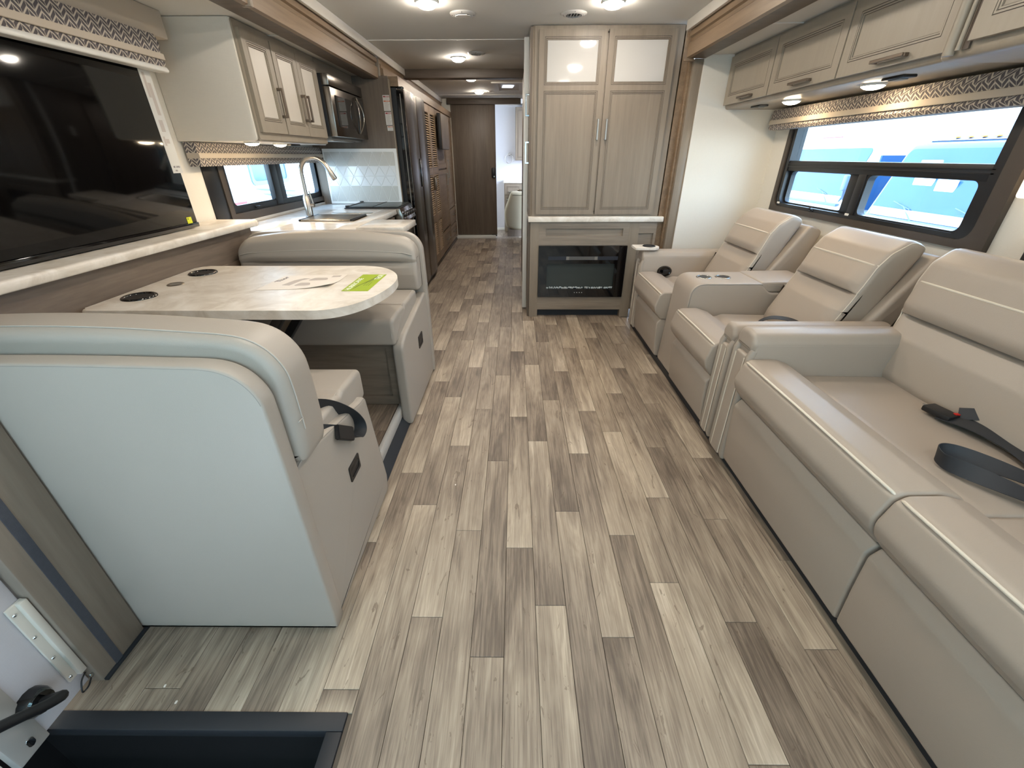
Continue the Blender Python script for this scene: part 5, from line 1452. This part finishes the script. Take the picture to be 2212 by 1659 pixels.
# cup tray on the far arm
t = thing('cup_tray', (1.0, 3.38, 0.672), 'white cup holder tray sitting on the far recliner arm', 'tray')
bm = B(); prism(bm, rpoly([(0.925, 3.335), (1.085, 3.325), (1.13, 3.40), (1.085, 3.475), (0.925, 3.475)], [0.012, 0.03, 0.05, 0.03, 0.012], 5), 'z', 0.671, 0.688, 0.004); obj('board', bm, 'quartz', t)
bm = B(); lathe(bm, [(0.038, 0.0), (0.040, 0.004), (0.045, 0.006), (0.049, 0.003), (0.05, 0)], (1.045, 3.405, 0.688), 26); lathe(bm, [(0, 0.0008), (0.039, 0.0008)], (1.045, 3.405, 0.688), 26); obj('cup_holder', bm, 'black', t, 60)

# sofa
t = thing('sofa', (1.4, 0.8, 0.0), 'long taupe leatherette sofa along the window wall in the right foreground', 'sofa')
bm = B(); box(bm, 1.03, 1.86, -0.10, 1.60, 0.0, 0.05); obj('base', bm, 'black_metal', t)
arm(t, 1.582, 1.728, 0.985, 1.79, 0.672)
for y0, y1 in ((0.796, 1.586), (0.02, 0.792)):
    seat_pad(t, y0, y1, 0.945, 1.76, 0.385, 0.49, 0.560)
    f = foot_panel(t, y0 + 0.002, y1 - 0.002, 0.975, 0.048, 0.378, 'skirt_panel')
bm = B(); box(bm, 1.05, 1.80, 0.03, 1.57, 0.05, 0.468, 0.01); obj('frame', bm, LS, t)
bm = B(); box(bm, 1.12, 1.62, 0.770, 0.818, 0.42, 0.4835, 0.004); obj('seat_bridge', bm, LS, t)
back_rest(t, 0.80, 1.690, 0.15, 1.555, 0.44, 1.00, 0.735, 0.870, 0.20, 0.05)
back_rest(t, -0.06, 0.795, 0.15, 1.555, 0.44, 1.00, 0.735, 0.870, 0.20, 0.05)
# rubber base strip along the seating and threshold
bm = B(); box(bm, 1.012, 1.03, -0.3, 3.50, 0.0, 0.045, 0.002); obj('trim_29', bm, 'rubber', **ST)
bm = B(); box(bm, 1.03, 1.94, -0.3, 3.655, -0.002, 0.006); obj('floor', bm, 'slab', None, **ST)

# ================================================================== SEAT BELTS
def belt(label, paths, buckle=None, tongue=None):
    t = thing('seat_belt', paths[0][0][0], label, 'seat belt')
    for pts, wid, wd in paths:
        sp = spline(pts, 7)
        if isinstance(wid, list):
            ww = []
            for i in range(len(sp)):
                f_ = i / 7.0; k = min(int(f_), len(wid) - 2); a_ = f_ - k
                ww.append((Vector(wid[k]) * (1 - a_) + Vector(wid[k + 1]) * a_).normalized())
        else: ww = wid
        bm = B(); ribbon(bm, sp, ww, 0.0022, wd); obj('webbing', bm, 'webbing', t, 60)
    return t
# belt hanging over the near bench end panel
t = belt('black seat belt looped over the end of the near dinette bench',
     [([(-0.72, 1.02, 0.622), (-0.665, 1.075, 0.640), (-0.610, 1.135, 0.615), (-0.572, 1.195, 0.555), (-0.553, 1.225, 0.505), (-0.546, 1.220, 0.468), (-0.548, 1.185, 0.458), (-0.556, 1.150, 0.480)], [(-0.1, -0.1, 1), (-0.1, -0.1, 1), (0.1, -0.1, 1), (0.5, -0.1, 0.75), (0.95, 0.0, 0.2), (1, 0.1, 0), (1, 0.2, 0.0), (0.9, 0.0, 0.4)], 0.046),
      ([(-0.66, 0.975, 0.612), (-0.625, 1.01, 0.60), (-0.590, 1.05, 0.575), (-0.566, 1.10, 0.538), (-0.555, 1.14, 0.505)], [(-0.25, 0.15, 1), (-0.25, 0.15, 1), (-0.15, 0.2, 1), (-0.05, 0.2, 1), (0.0, 0.2, 1)], 0.044)])
bm = B()
q = [Vector((-0.563, 1.075, 0.553)), Vector((-0.553, 1.155, 0.490))]
dv = (q[1] - q[0]).normalized(); nn = Vector((1, 0, 0.25)).normalized(); ss = dv.cross(nn)
vs = []
for e_ in (q[0], q[1]):
    for a_, b_ in ((1, 1), (1, -1), (-1, -1), (-1, 1)):
        vs.append(bm.verts.new(e_ + ss * 0.024 * a_ + nn * (0.008 * b_ + 0.006)))
for f_ in ((0, 1, 2, 3), (7, 6, 5, 4), (0, 4, 5, 1), (1, 5, 6, 2), (2, 6, 7, 3), (3, 7, 4, 0)): bm.faces.new([vs[i] for i in f_])
bmesh.ops.bevel(bm, geom=list(bm.edges), offset=0.003, segments=2, affect='EDGES')
obj('buckle', bm, 'black', t)
# belt on the near recliner seat
belt('black seat belt folded on the near recliner seat behind the sofa arm',
     [([(1.30, 2.14, 0.49), (1.295, 2.13, 0.53), (1.34, 2.10, 0.565), (1.42, 2.06, 0.565), (1.49, 2.02, 0.53), (1.52, 2.00, 0.49)], [(0.55, 0.8, 0.1)] * 6, 0.045),
      ([(1.325, 2.17, 0.49), (1.30, 2.12, 0.51), (1.31, 2.04, 0.525), (1.35, 1.96, 0.50)], [(0.1, 0.0, 1)] * 4, 0.045)])
# belts on the sofa
t = belt('straight black seat belt with a buckle lying along the back of the sofa seat',
     [([(1.500, 1.255, 0.505), (1.525, 1.16, 0.520), (1.545, 1.06, 0.517), (1.53, 0.95, 0.512), (1.52, 0.80, 0.506), (1.51, 0.66, 0.503)], (0.94, 0.14, 0.2), 0.066),
      ([(1.53, 1.235, 0.525), (1.560, 1.17, 0.555), (1.585, 1.09, 0.560), (1.59, 1.02, 0.535), (1.585, 0.98, 0.51)], (0.45, 0.1, 0.95), 0.040)])
bm = B(); box(bm, -0.028, 0.028, -0.045, 0.045, 0.0, 0.022, 0.006, 2)
bm.transform(Matrix.Translation((1.500, 1.262, 0.50)) @ Matrix.Rotation(math.radians(12), 4, 'Z'))
bk = obj('buckle', bm, 'black', t)
bm = B(); box(bm, -0.012, 0.012, -0.006, 0.006, 0, 0.004, 0.001); bm.transform(Matrix.Translation((1.528, 1.232, 0.521))); obj('release_button', bm, 'red', bk)
bm = B(); box(bm, 1.475, 1.485, 1.30, 1.312, 0.515, 0.520, 0.001); obj('tongue', bm, 'chrome', bk)
belt('black seat belt twisted into a loop on the sofa seat nearest the viewer',
     [([(1.50, 0.70, 0.505), (1.455, 0.79, 0.525), (1.405, 0.895, 0.528), (1.345, 0.975, 0.530), (1.295, 1.015, 0.532), (1.262, 1.015, 0.530), (1.252, 0.985, 0.524), (1.270, 0.945, 0.524), (1.310, 0.885, 0.524), (1.355, 0.82, 0.522), (1.42, 0.73, 0.518)],
       [(0.9, 0.4, 0.1), (0.85, 0.5, 0.15), (0.8, 0.5, 0.3), (0.5, 0.5, 0.8), (0.2, 0.2, 1), (0, 0.2, 1), (-0.2, 0.1, 1), (0.2, 0.3, 0.9), (0.65, 0.45, 0.6), (0.85, 0.5, 0.2), (0.85, 0.5, 0.1)], 0.046)])

# ================================================================== CEILING FITTINGS
labs = {(-0.52, 3.22): 'round warm ceiling dome cut by the top edge, left of the two', (0.575, 3.24): 'round warm ceiling dome cut by the top edge, right of the two', (-0.525, 4.80): 'round warm ceiling dome in front of the dark cross beam',
        (-0.512, 5.93): 'round warm ceiling dome just behind the dark cross beam', (-0.504, 7.08): 'round warm ceiling dome farthest back, before the sliding door',
        (0.60, 2.20): 'round warm ceiling dome overhead on the right, seen only in the mirror door', (-0.55, 2.20): 'round warm ceiling dome overhead above the dinette, outside the frame',
        (-0.55, 1.1): 'round warm ceiling dome above the near bench, outside the frame', (0.6, 1.1): 'round warm ceiling dome above the sofa, outside the frame',
        (0.5, -0.2): 'round warm ceiling dome above the cab, outside the frame'}
for (x_, y_), lb in labs.items():
    lamp_at(x_, y_, 2.106, 0.062, lb, None)
def vent(x, y, label, louvers=True, r=0.083):
    t = thing('ceiling_vent', (x, y, 2.1), label, 'vent')
    bm = B(); lathe(bm, [(r * 0.58, -0.004), (r * 0.62, -0.012), (r * 0.95, -0.006), (r, 0.0)], (x, y, 2.106), 32); rg = obj('rim', bm, 'grey_white', t, 50)
    bm = B(); lathe(bm, [(0, -0.001), (r * 0.6, -0.001), (r * 0.6, 0)], (x, y, 2.106), 24); obj('opening', bm, 'black', t, None)
    for k in range(5):
        q = -r * 0.44 + k * r * 0.22
        L = math.sqrt(max(0.0001, (r * 0.57) ** 2 - q * q))
        bm = B()
        if louvers: prism(bm, [(x + q - 0.004, 2.093), (x + q - 0.002, 2.093), (x + q + 0.006, 2.104), (x + q + 0.004, 2.104)], 'y', y - L, y + L)
        else: box(bm, x - L, x + L, y + q - 0.010, y + q + 0.008, 2.088 + 0.001 * k, 2.092 + 0.001 * k)
        # prism on axis y takes (x,z)
        obj('louver', bm, 'white' if not louvers else 'grey_white', t, None)
    for a in range(4):
        bm = B(); lathe(bm, [(0, -0.0025), (0.003, -0.002), (0.004, 0)], (x + r * 0.82 * math.cos(a * math.pi / 2), y + r * 0.82 * math.sin(a * math.pi / 2), 2.0985), 8); obj('screw', bm, 'chrome', rg, None)
vent(-0.334, 3.46, 'round ceiling vent with closed white louvers next to the left dome', False)
vent(0.372, 3.47, 'round ceiling vent with open dark louvers in front of the tall cabinet')
vent(-0.341, 4.62, 'round ceiling vent beside the dome in front of the dark cross beam', True, 0.078)
vent(-0.325, 7.05, 'round ceiling vent beside the farthest dome', True, 0.075)
t = thing('skylight', (-0.10, 6.7, 2.09), 'square framed ceiling hatch with a tilted pale cover beyond the cross beam', 'skylight')
bm = B(); ring(bm, 'z', 2.092, 2.106, (-0.30, 0.09, 6.25, 7.0), (-0.22, 0.05, 6.33, 6.92), 0.01, 0.01); obj('frame', bm, 'white_trim', t)
bm = B(); slab(bm, 'z', 2.096, 2.105, (-0.22, 0.05, 6.33, 6.92)); obj('panel', bm, 'ceiling', t)
bm = B(); box(bm, -0.165, -0.025, 6.42, 6.60, 2.084, 2.090, 0.003); bmesh.ops.rotate(bm, verts=bm.verts, cent=(-0.09, 6.5, 2.087), matrix=Matrix.Rotation(0.12, 3, 'Z')); obj('cover', bm, emis('vent cover with daylight glow', (0.75, 0.82, 1.0, 1), 0.75), t)  # cover given its own glow in place of daylight from above

# ================================================================== ENTRY CORNER
t = thing('grab_handle', (-1.15, 0.5, 0.08), 'black bent grab handle on the white panel beside the entry door', 'handle')
bm = B(); tube(bm, [(-1.199, 0.528, 0.125), (-1.180, 0.528, 0.126), (-1.165, 0.528, 0.128)], 0.03, 16, radii=[0.036, 0.034, 0.026]); obj('rosette', bm, 'black_gloss', t, 60)
bm = B(); tube(bm, spline([(-1.168, 0.528, 0.128), (-1.130, 0.532, 0.140), (-1.106, 0.528, 0.156), (-1.102, 0.500, 0.178), (-1.105, 0.46, 0.212), (-1.108, 0.42, 0.245), (-1.11, 0.37, 0.285), (-1.12, 0.30, 0.34), (-1.19, 0.28, 0.36)], 5), 0.0125, 10); obj('bar', bm, 'black', t, 60)
t = thing('hinge_cover', (-1.19, 0.62, 0.07), 'pale metal hinge cover strip with four screws beside the taupe post', 'hinge')
bm = B(); box(bm, -1.1995, -1.192, 0.598, 0.636, 0.072, 0.375, 0.002); box(bm, -1.1965, -1.180, 0.618, 0.636, 0.072, 0.375, 0.003); hc = obj('plate', bm, 'white_trim', t)
for k in range(4):
    bm = B(); lathe(bm, [(0, 0.0035), (0.003, 0.003), (0.0045, 0)], (-1.1915, 0.606, 0.088 + k * 0.088), 10, 'x'); obj('screw', bm, 'chrome', hc, 60)
t = thing('door_cable', (-1.19, 0.62, 0.03), 'thin black cable loop hanging below the hinge cover', 'cable')
bm = B(); tube(bm, spline([(-1.19, 0.632, 0.058), (-1.185, 0.612, 0.052), (-1.18, 0.598, 0.034), (-1.183, 0.600, 0.022), (-1.18, 0.615, 0.026), (-1.183, 0.634, 0.040)], 6), 0.0022, 6); obj('cable', bm, 'black', t, 60)
bm = B(); lathe(bm, [(0, 0.004), (0.006, 0.003), (0.007, 0)], (-1.183, 0.634, 0.040), 10, 'x'); obj('screw', bm, 'chrome', t)
bm = B(); slab(bm, 'x', -1.197, -1.1945, (0.472, 0.488, 0.028, 0.056), 0.0075, 0.001); obj('screw_cover', bm, 'chrome', None, 50, 'small oval metal plug low on the white entry panel', 'plug')
# crumbs of debris on the floor by the step
for x_, y_, lb in ((-0.925, 0.585, 'tiny pale crumb on the planks right by the black step frame'), (-0.985, 0.625, 'tiny pale crumb on the planks, the one nearer the taupe post'), (-0.27, 1.45, 'tiny pale crumb on the planks in the middle of the aisle')):
    bm = B(); bmesh.ops.create_icosphere(bm, subdivisions=1, radius=0.003, matrix=Matrix.Translation((x_, y_, 0.003)) @ Matrix.Diagonal((1.2, 1.8, 0.6, 1)))
    obj('crumb', bm, 'paper', None, None, lb, 'crumb', 'crumbs on the floor')

# ================================================================== OUTSIDE
bm = B(); box(bm, 1.99 + 0.3, 60, -30, 60, -1.02, -1.0); box(bm, -60, -2.4, -30, 60, -1.02, -1.0); obj('ground', bm, 'asphalt', None, kind='structure')
def coach(name, x, y0, y1, wz0, wz1, zt, body, label, rake=0.35, box_h=0.0):
    """bus style motorhome nose facing the window (towards -x)"""
    t = thing(name, (x + 2, (y0 + y1) / 2, -1.0), label, 'motorhome')
    bm = B()
    pr = [(x - 0.10, -0.55), (x - 0.12, wz0 - 0.05), (x, wz0 + 0.02), (x + rake, wz1), (x + rake + 0.14, wz1 + 0.10), (x + rake + 0.5, zt), (x + 4.5, zt + 0.02), (x + 4.5, -0.55)]
    loft(bm, rpoly(pr, [0.05, 0.08, 0.05, 0.2, 0.1, 0.3, 0.05, 0.05], 5), 'y', y0, y1, 0.16, 6); bd = obj('body', bm, body, t, 40)
    def on(z): return x + (z - wz0) / (wz1 - wz0) * rake
    e = 0.05
    bm = B()
    # windshield sits proud of the nose
    z0, z1 = wz0 + 0.04, wz1 - 0.03
    ya, yb = y0 + 0.14, y1 - 0.14
    L = rrect(ya, yb, z0, z1, 0.10, 5)
    va = [bm.verts.new((on(p[1]) - 0.012 - 0.0, p[0], p[1])) for p in L]; vb = [bm.verts.new((on(p[1]) + 0.03, p[0], p[1])) for p in L]
    bm.faces.new(va); bm.faces.new(vb[::-1])
    for i in range(len(L)): bm.faces.new((va[i], va[(i + 1) % len(L)], vb[(i + 1) % len(L)], vb[i]))
    ws = obj('windshield', bm, 'rv_glass', t, 30)
    bm = B(); box(bm, on(z0) - 0.10, on(z0) - 0.02, ya - 0.04, yb + 0.04, z0 - 0.06, z0 - 0.01, 0.01); obj('cowl', bm, 'rv_grey', t)
    bm = B(); prism(bm, [(on(z0 + .01) - 0.02, z0 + 0.0), (on(z0 + .01) - 0.018, z0 + 0.12), (on(z0 + .01) + 0.02, z0 + 0.12), (on(z0 + .01) + 0.02, z0)], 'y', ya + 0.05, yb - 0.05); obj('dashboard', bm, 'rv_white', t)
    for yy in (ya + 0.35, (ya + yb) / 2 + 0.25):
        bm = B(); tube(bm, [(on(z0) - 0.04, yy, z0 - 0.02), (on(z0 + 0.15) - 0.04, yy + 0.28, z0 + 0.17)], 0.010, 6); tube(bm, [(on(z0 + 0.15) - 0.035, yy + 0.15, z0 + 0.13), (on(z0 + 0.15) - 0.035, yy + 0.50, z0 + 0.22)], 0.008, 6); obj('wiper', bm, 'rv_grey', ws)
    return t, on, ya, yb
t, on, ya, yb = coach('motorhome', 6.0, 5.25, 7.86, 0.40, 1.42, 1.74, 'rv_blue', 'slate blue motorhome nose parked outside the big window, right')
for k in range(5):
    bm = B(); box(bm, 6.0 + 0.35 + 0.10, 6.0 + 0.35 + 0.16, 7.15 - k * 0.2, 7.21 - k * 0.2, 1.525, 1.545, 0.004); obj('marker_light', bm, 'amber', t)
bm = B(); box(bm, 6.40, 6.44, 5.45, 7.62, 1.455, 1.470, 0.003); box(bm, 6.42, 6.46, 5.5, 7.55, 1.495, 1.505, 0.003); obj('trim_line', bm, 'rv_white', t)
bm = B(); box(bm, 6.16, 6.19, 6.9, 7.25, 0.75, 1.24, 0.01); obj('painted_reflection', bm, 'rv_white', t)  # white slab standing in for a reflection on the windshield
bm = B(); box(bm, 6.14, 6.17, 6.5, 6.82, 0.75, 1.0, 0.01); obj('window_blind', bm, 'rv_white', t)
t, on, ya, yb = coach('motorhome', 6.5, 9.05, 12.2, 0.42, 1.46, 2.35, 'rv_white', 'white motorhome nose parked outside the big window, left')
bm = B(); box(bm, 6.62, 6.64, 9.9, 10.5, 1.62, 1.64); obj('stripe', bm, 'label_red', t)
bm = B(); loft(bm, rrect(8.92, 9.02, 0.70, 0.98, 0.03), 'x', 6.3, 6.42, 0.02, 3); tube(bm, [(6.36, 8.97, 0.72), (6.45, 9.08, 0.58), (6.6, 9.2, 0.50)], 0.025, 8); obj('mirror', bm, 'rv_grey', t, 50)
bm = B(); box(bm, 6.9, 10.9, 9.02, 9.06, 0.35, 1.30); obj('cab_side_window', bm, 'rv_glass', t)
t = thing('motorhome', (11.5, 10.5, -1.0), 'white motorhome body farther behind, seen between the two noses', 'motorhome')
bm = B(); box(bm, 11.6, 14.5, 8.0, 19.0, -0.6, 2.6, 0.1); obj('body', bm, 'rv_white', t)
bm = B(); box(bm, 11.56, 11.61, 14.5, 16.8, 0.81, 1.32, 0.02); obj('window', bm, 'foliage', t)
bm = B(); loft(bm, rrect(13.0, 13.9, 1.88, 2.08, 0.04), 'x', 11.40, 11.62, 0.03, 3); obj('mirror_arm', bm, 'rv_grey', t, 50)
# left side: white trailer wall
t = thing('trailer', (-5.2, 8.5, -1.0), 'white trailer with blue stripes parked outside the kitchen window', 'trailer')
bm = B(); box(bm, -7.0, -4.5, 3.0, 10.4, -0.5, 2.2, 0.08); obj('body', bm, 'rv_white', t)
bm = B(); slab(bm, 'x', -4.505, -4.485, (7.93, 9.18, 0.90, 1.75), 0.08); wd = obj('window', bm, 'rv_glass', t)
bm = B(); ring(bm, 'x', -4.50, -4.475, (7.90, 9.21, 0.87, 1.78), (7.97, 9.14, 0.94, 1.71), 0.10, 0.07); obj('window_frame', bm, 'rv_grey', wd)
for (ya_, yb_, z_, h_) in ((7.9, 9.5, 0.80, 0.03), (8.1, 9.7, 0.70, 0.04), (8.2, 9.2, 0.56, 0.02), (8.7, 9.6, 0.62, 0.015)):
    bm = B(); prism(bm, [(ya_, z_ + h_), (ya_ + 0.25, z_ + h_ * 0.6), (yb_, z_ - 0.10), (yb_ - 0.2, z_ - 0.11), (ya_ + 0.3, z_ - 0.02)], 'x', -4.498, -4.490); obj('stripe', bm, 'rv_blue', t, None)
bm = B(); box(bm, -4.499, -4.49, 7.0, 7.6, 0.62, 0.66); obj('red_marking', bm, 'label_red', t)
t = thing('ladder_rack', (-4.6, 10.9, -1.0), 'pale blue metal ladder rack beyond the trailer outside the kitchen window', 'ladder')
for y_ in (10.75, 11.35):
    bm = B(); tube(bm, [(-4.6, y_, -1.0), (-4.6, y_, 2.0)], 0.03, 8); obj('rail', bm, 'rv_grey', t)
for k in range(8):
    bm = B(); tube(bm, [(-4.6, 10.75, -0.7 + k * 0.34), (-4.6, 11.35, -0.7 + k * 0.34)], 0.02, 8); obj('rung', bm, 'rv_grey', t)
bm = B(); box(bm, -12, -11, 4, 30, -1.0, 1.6, 0.1); obj('neighbour_trailer', bm, 'rv_white', None, None, 'second white trailer far outside the kitchen window', 'trailer')
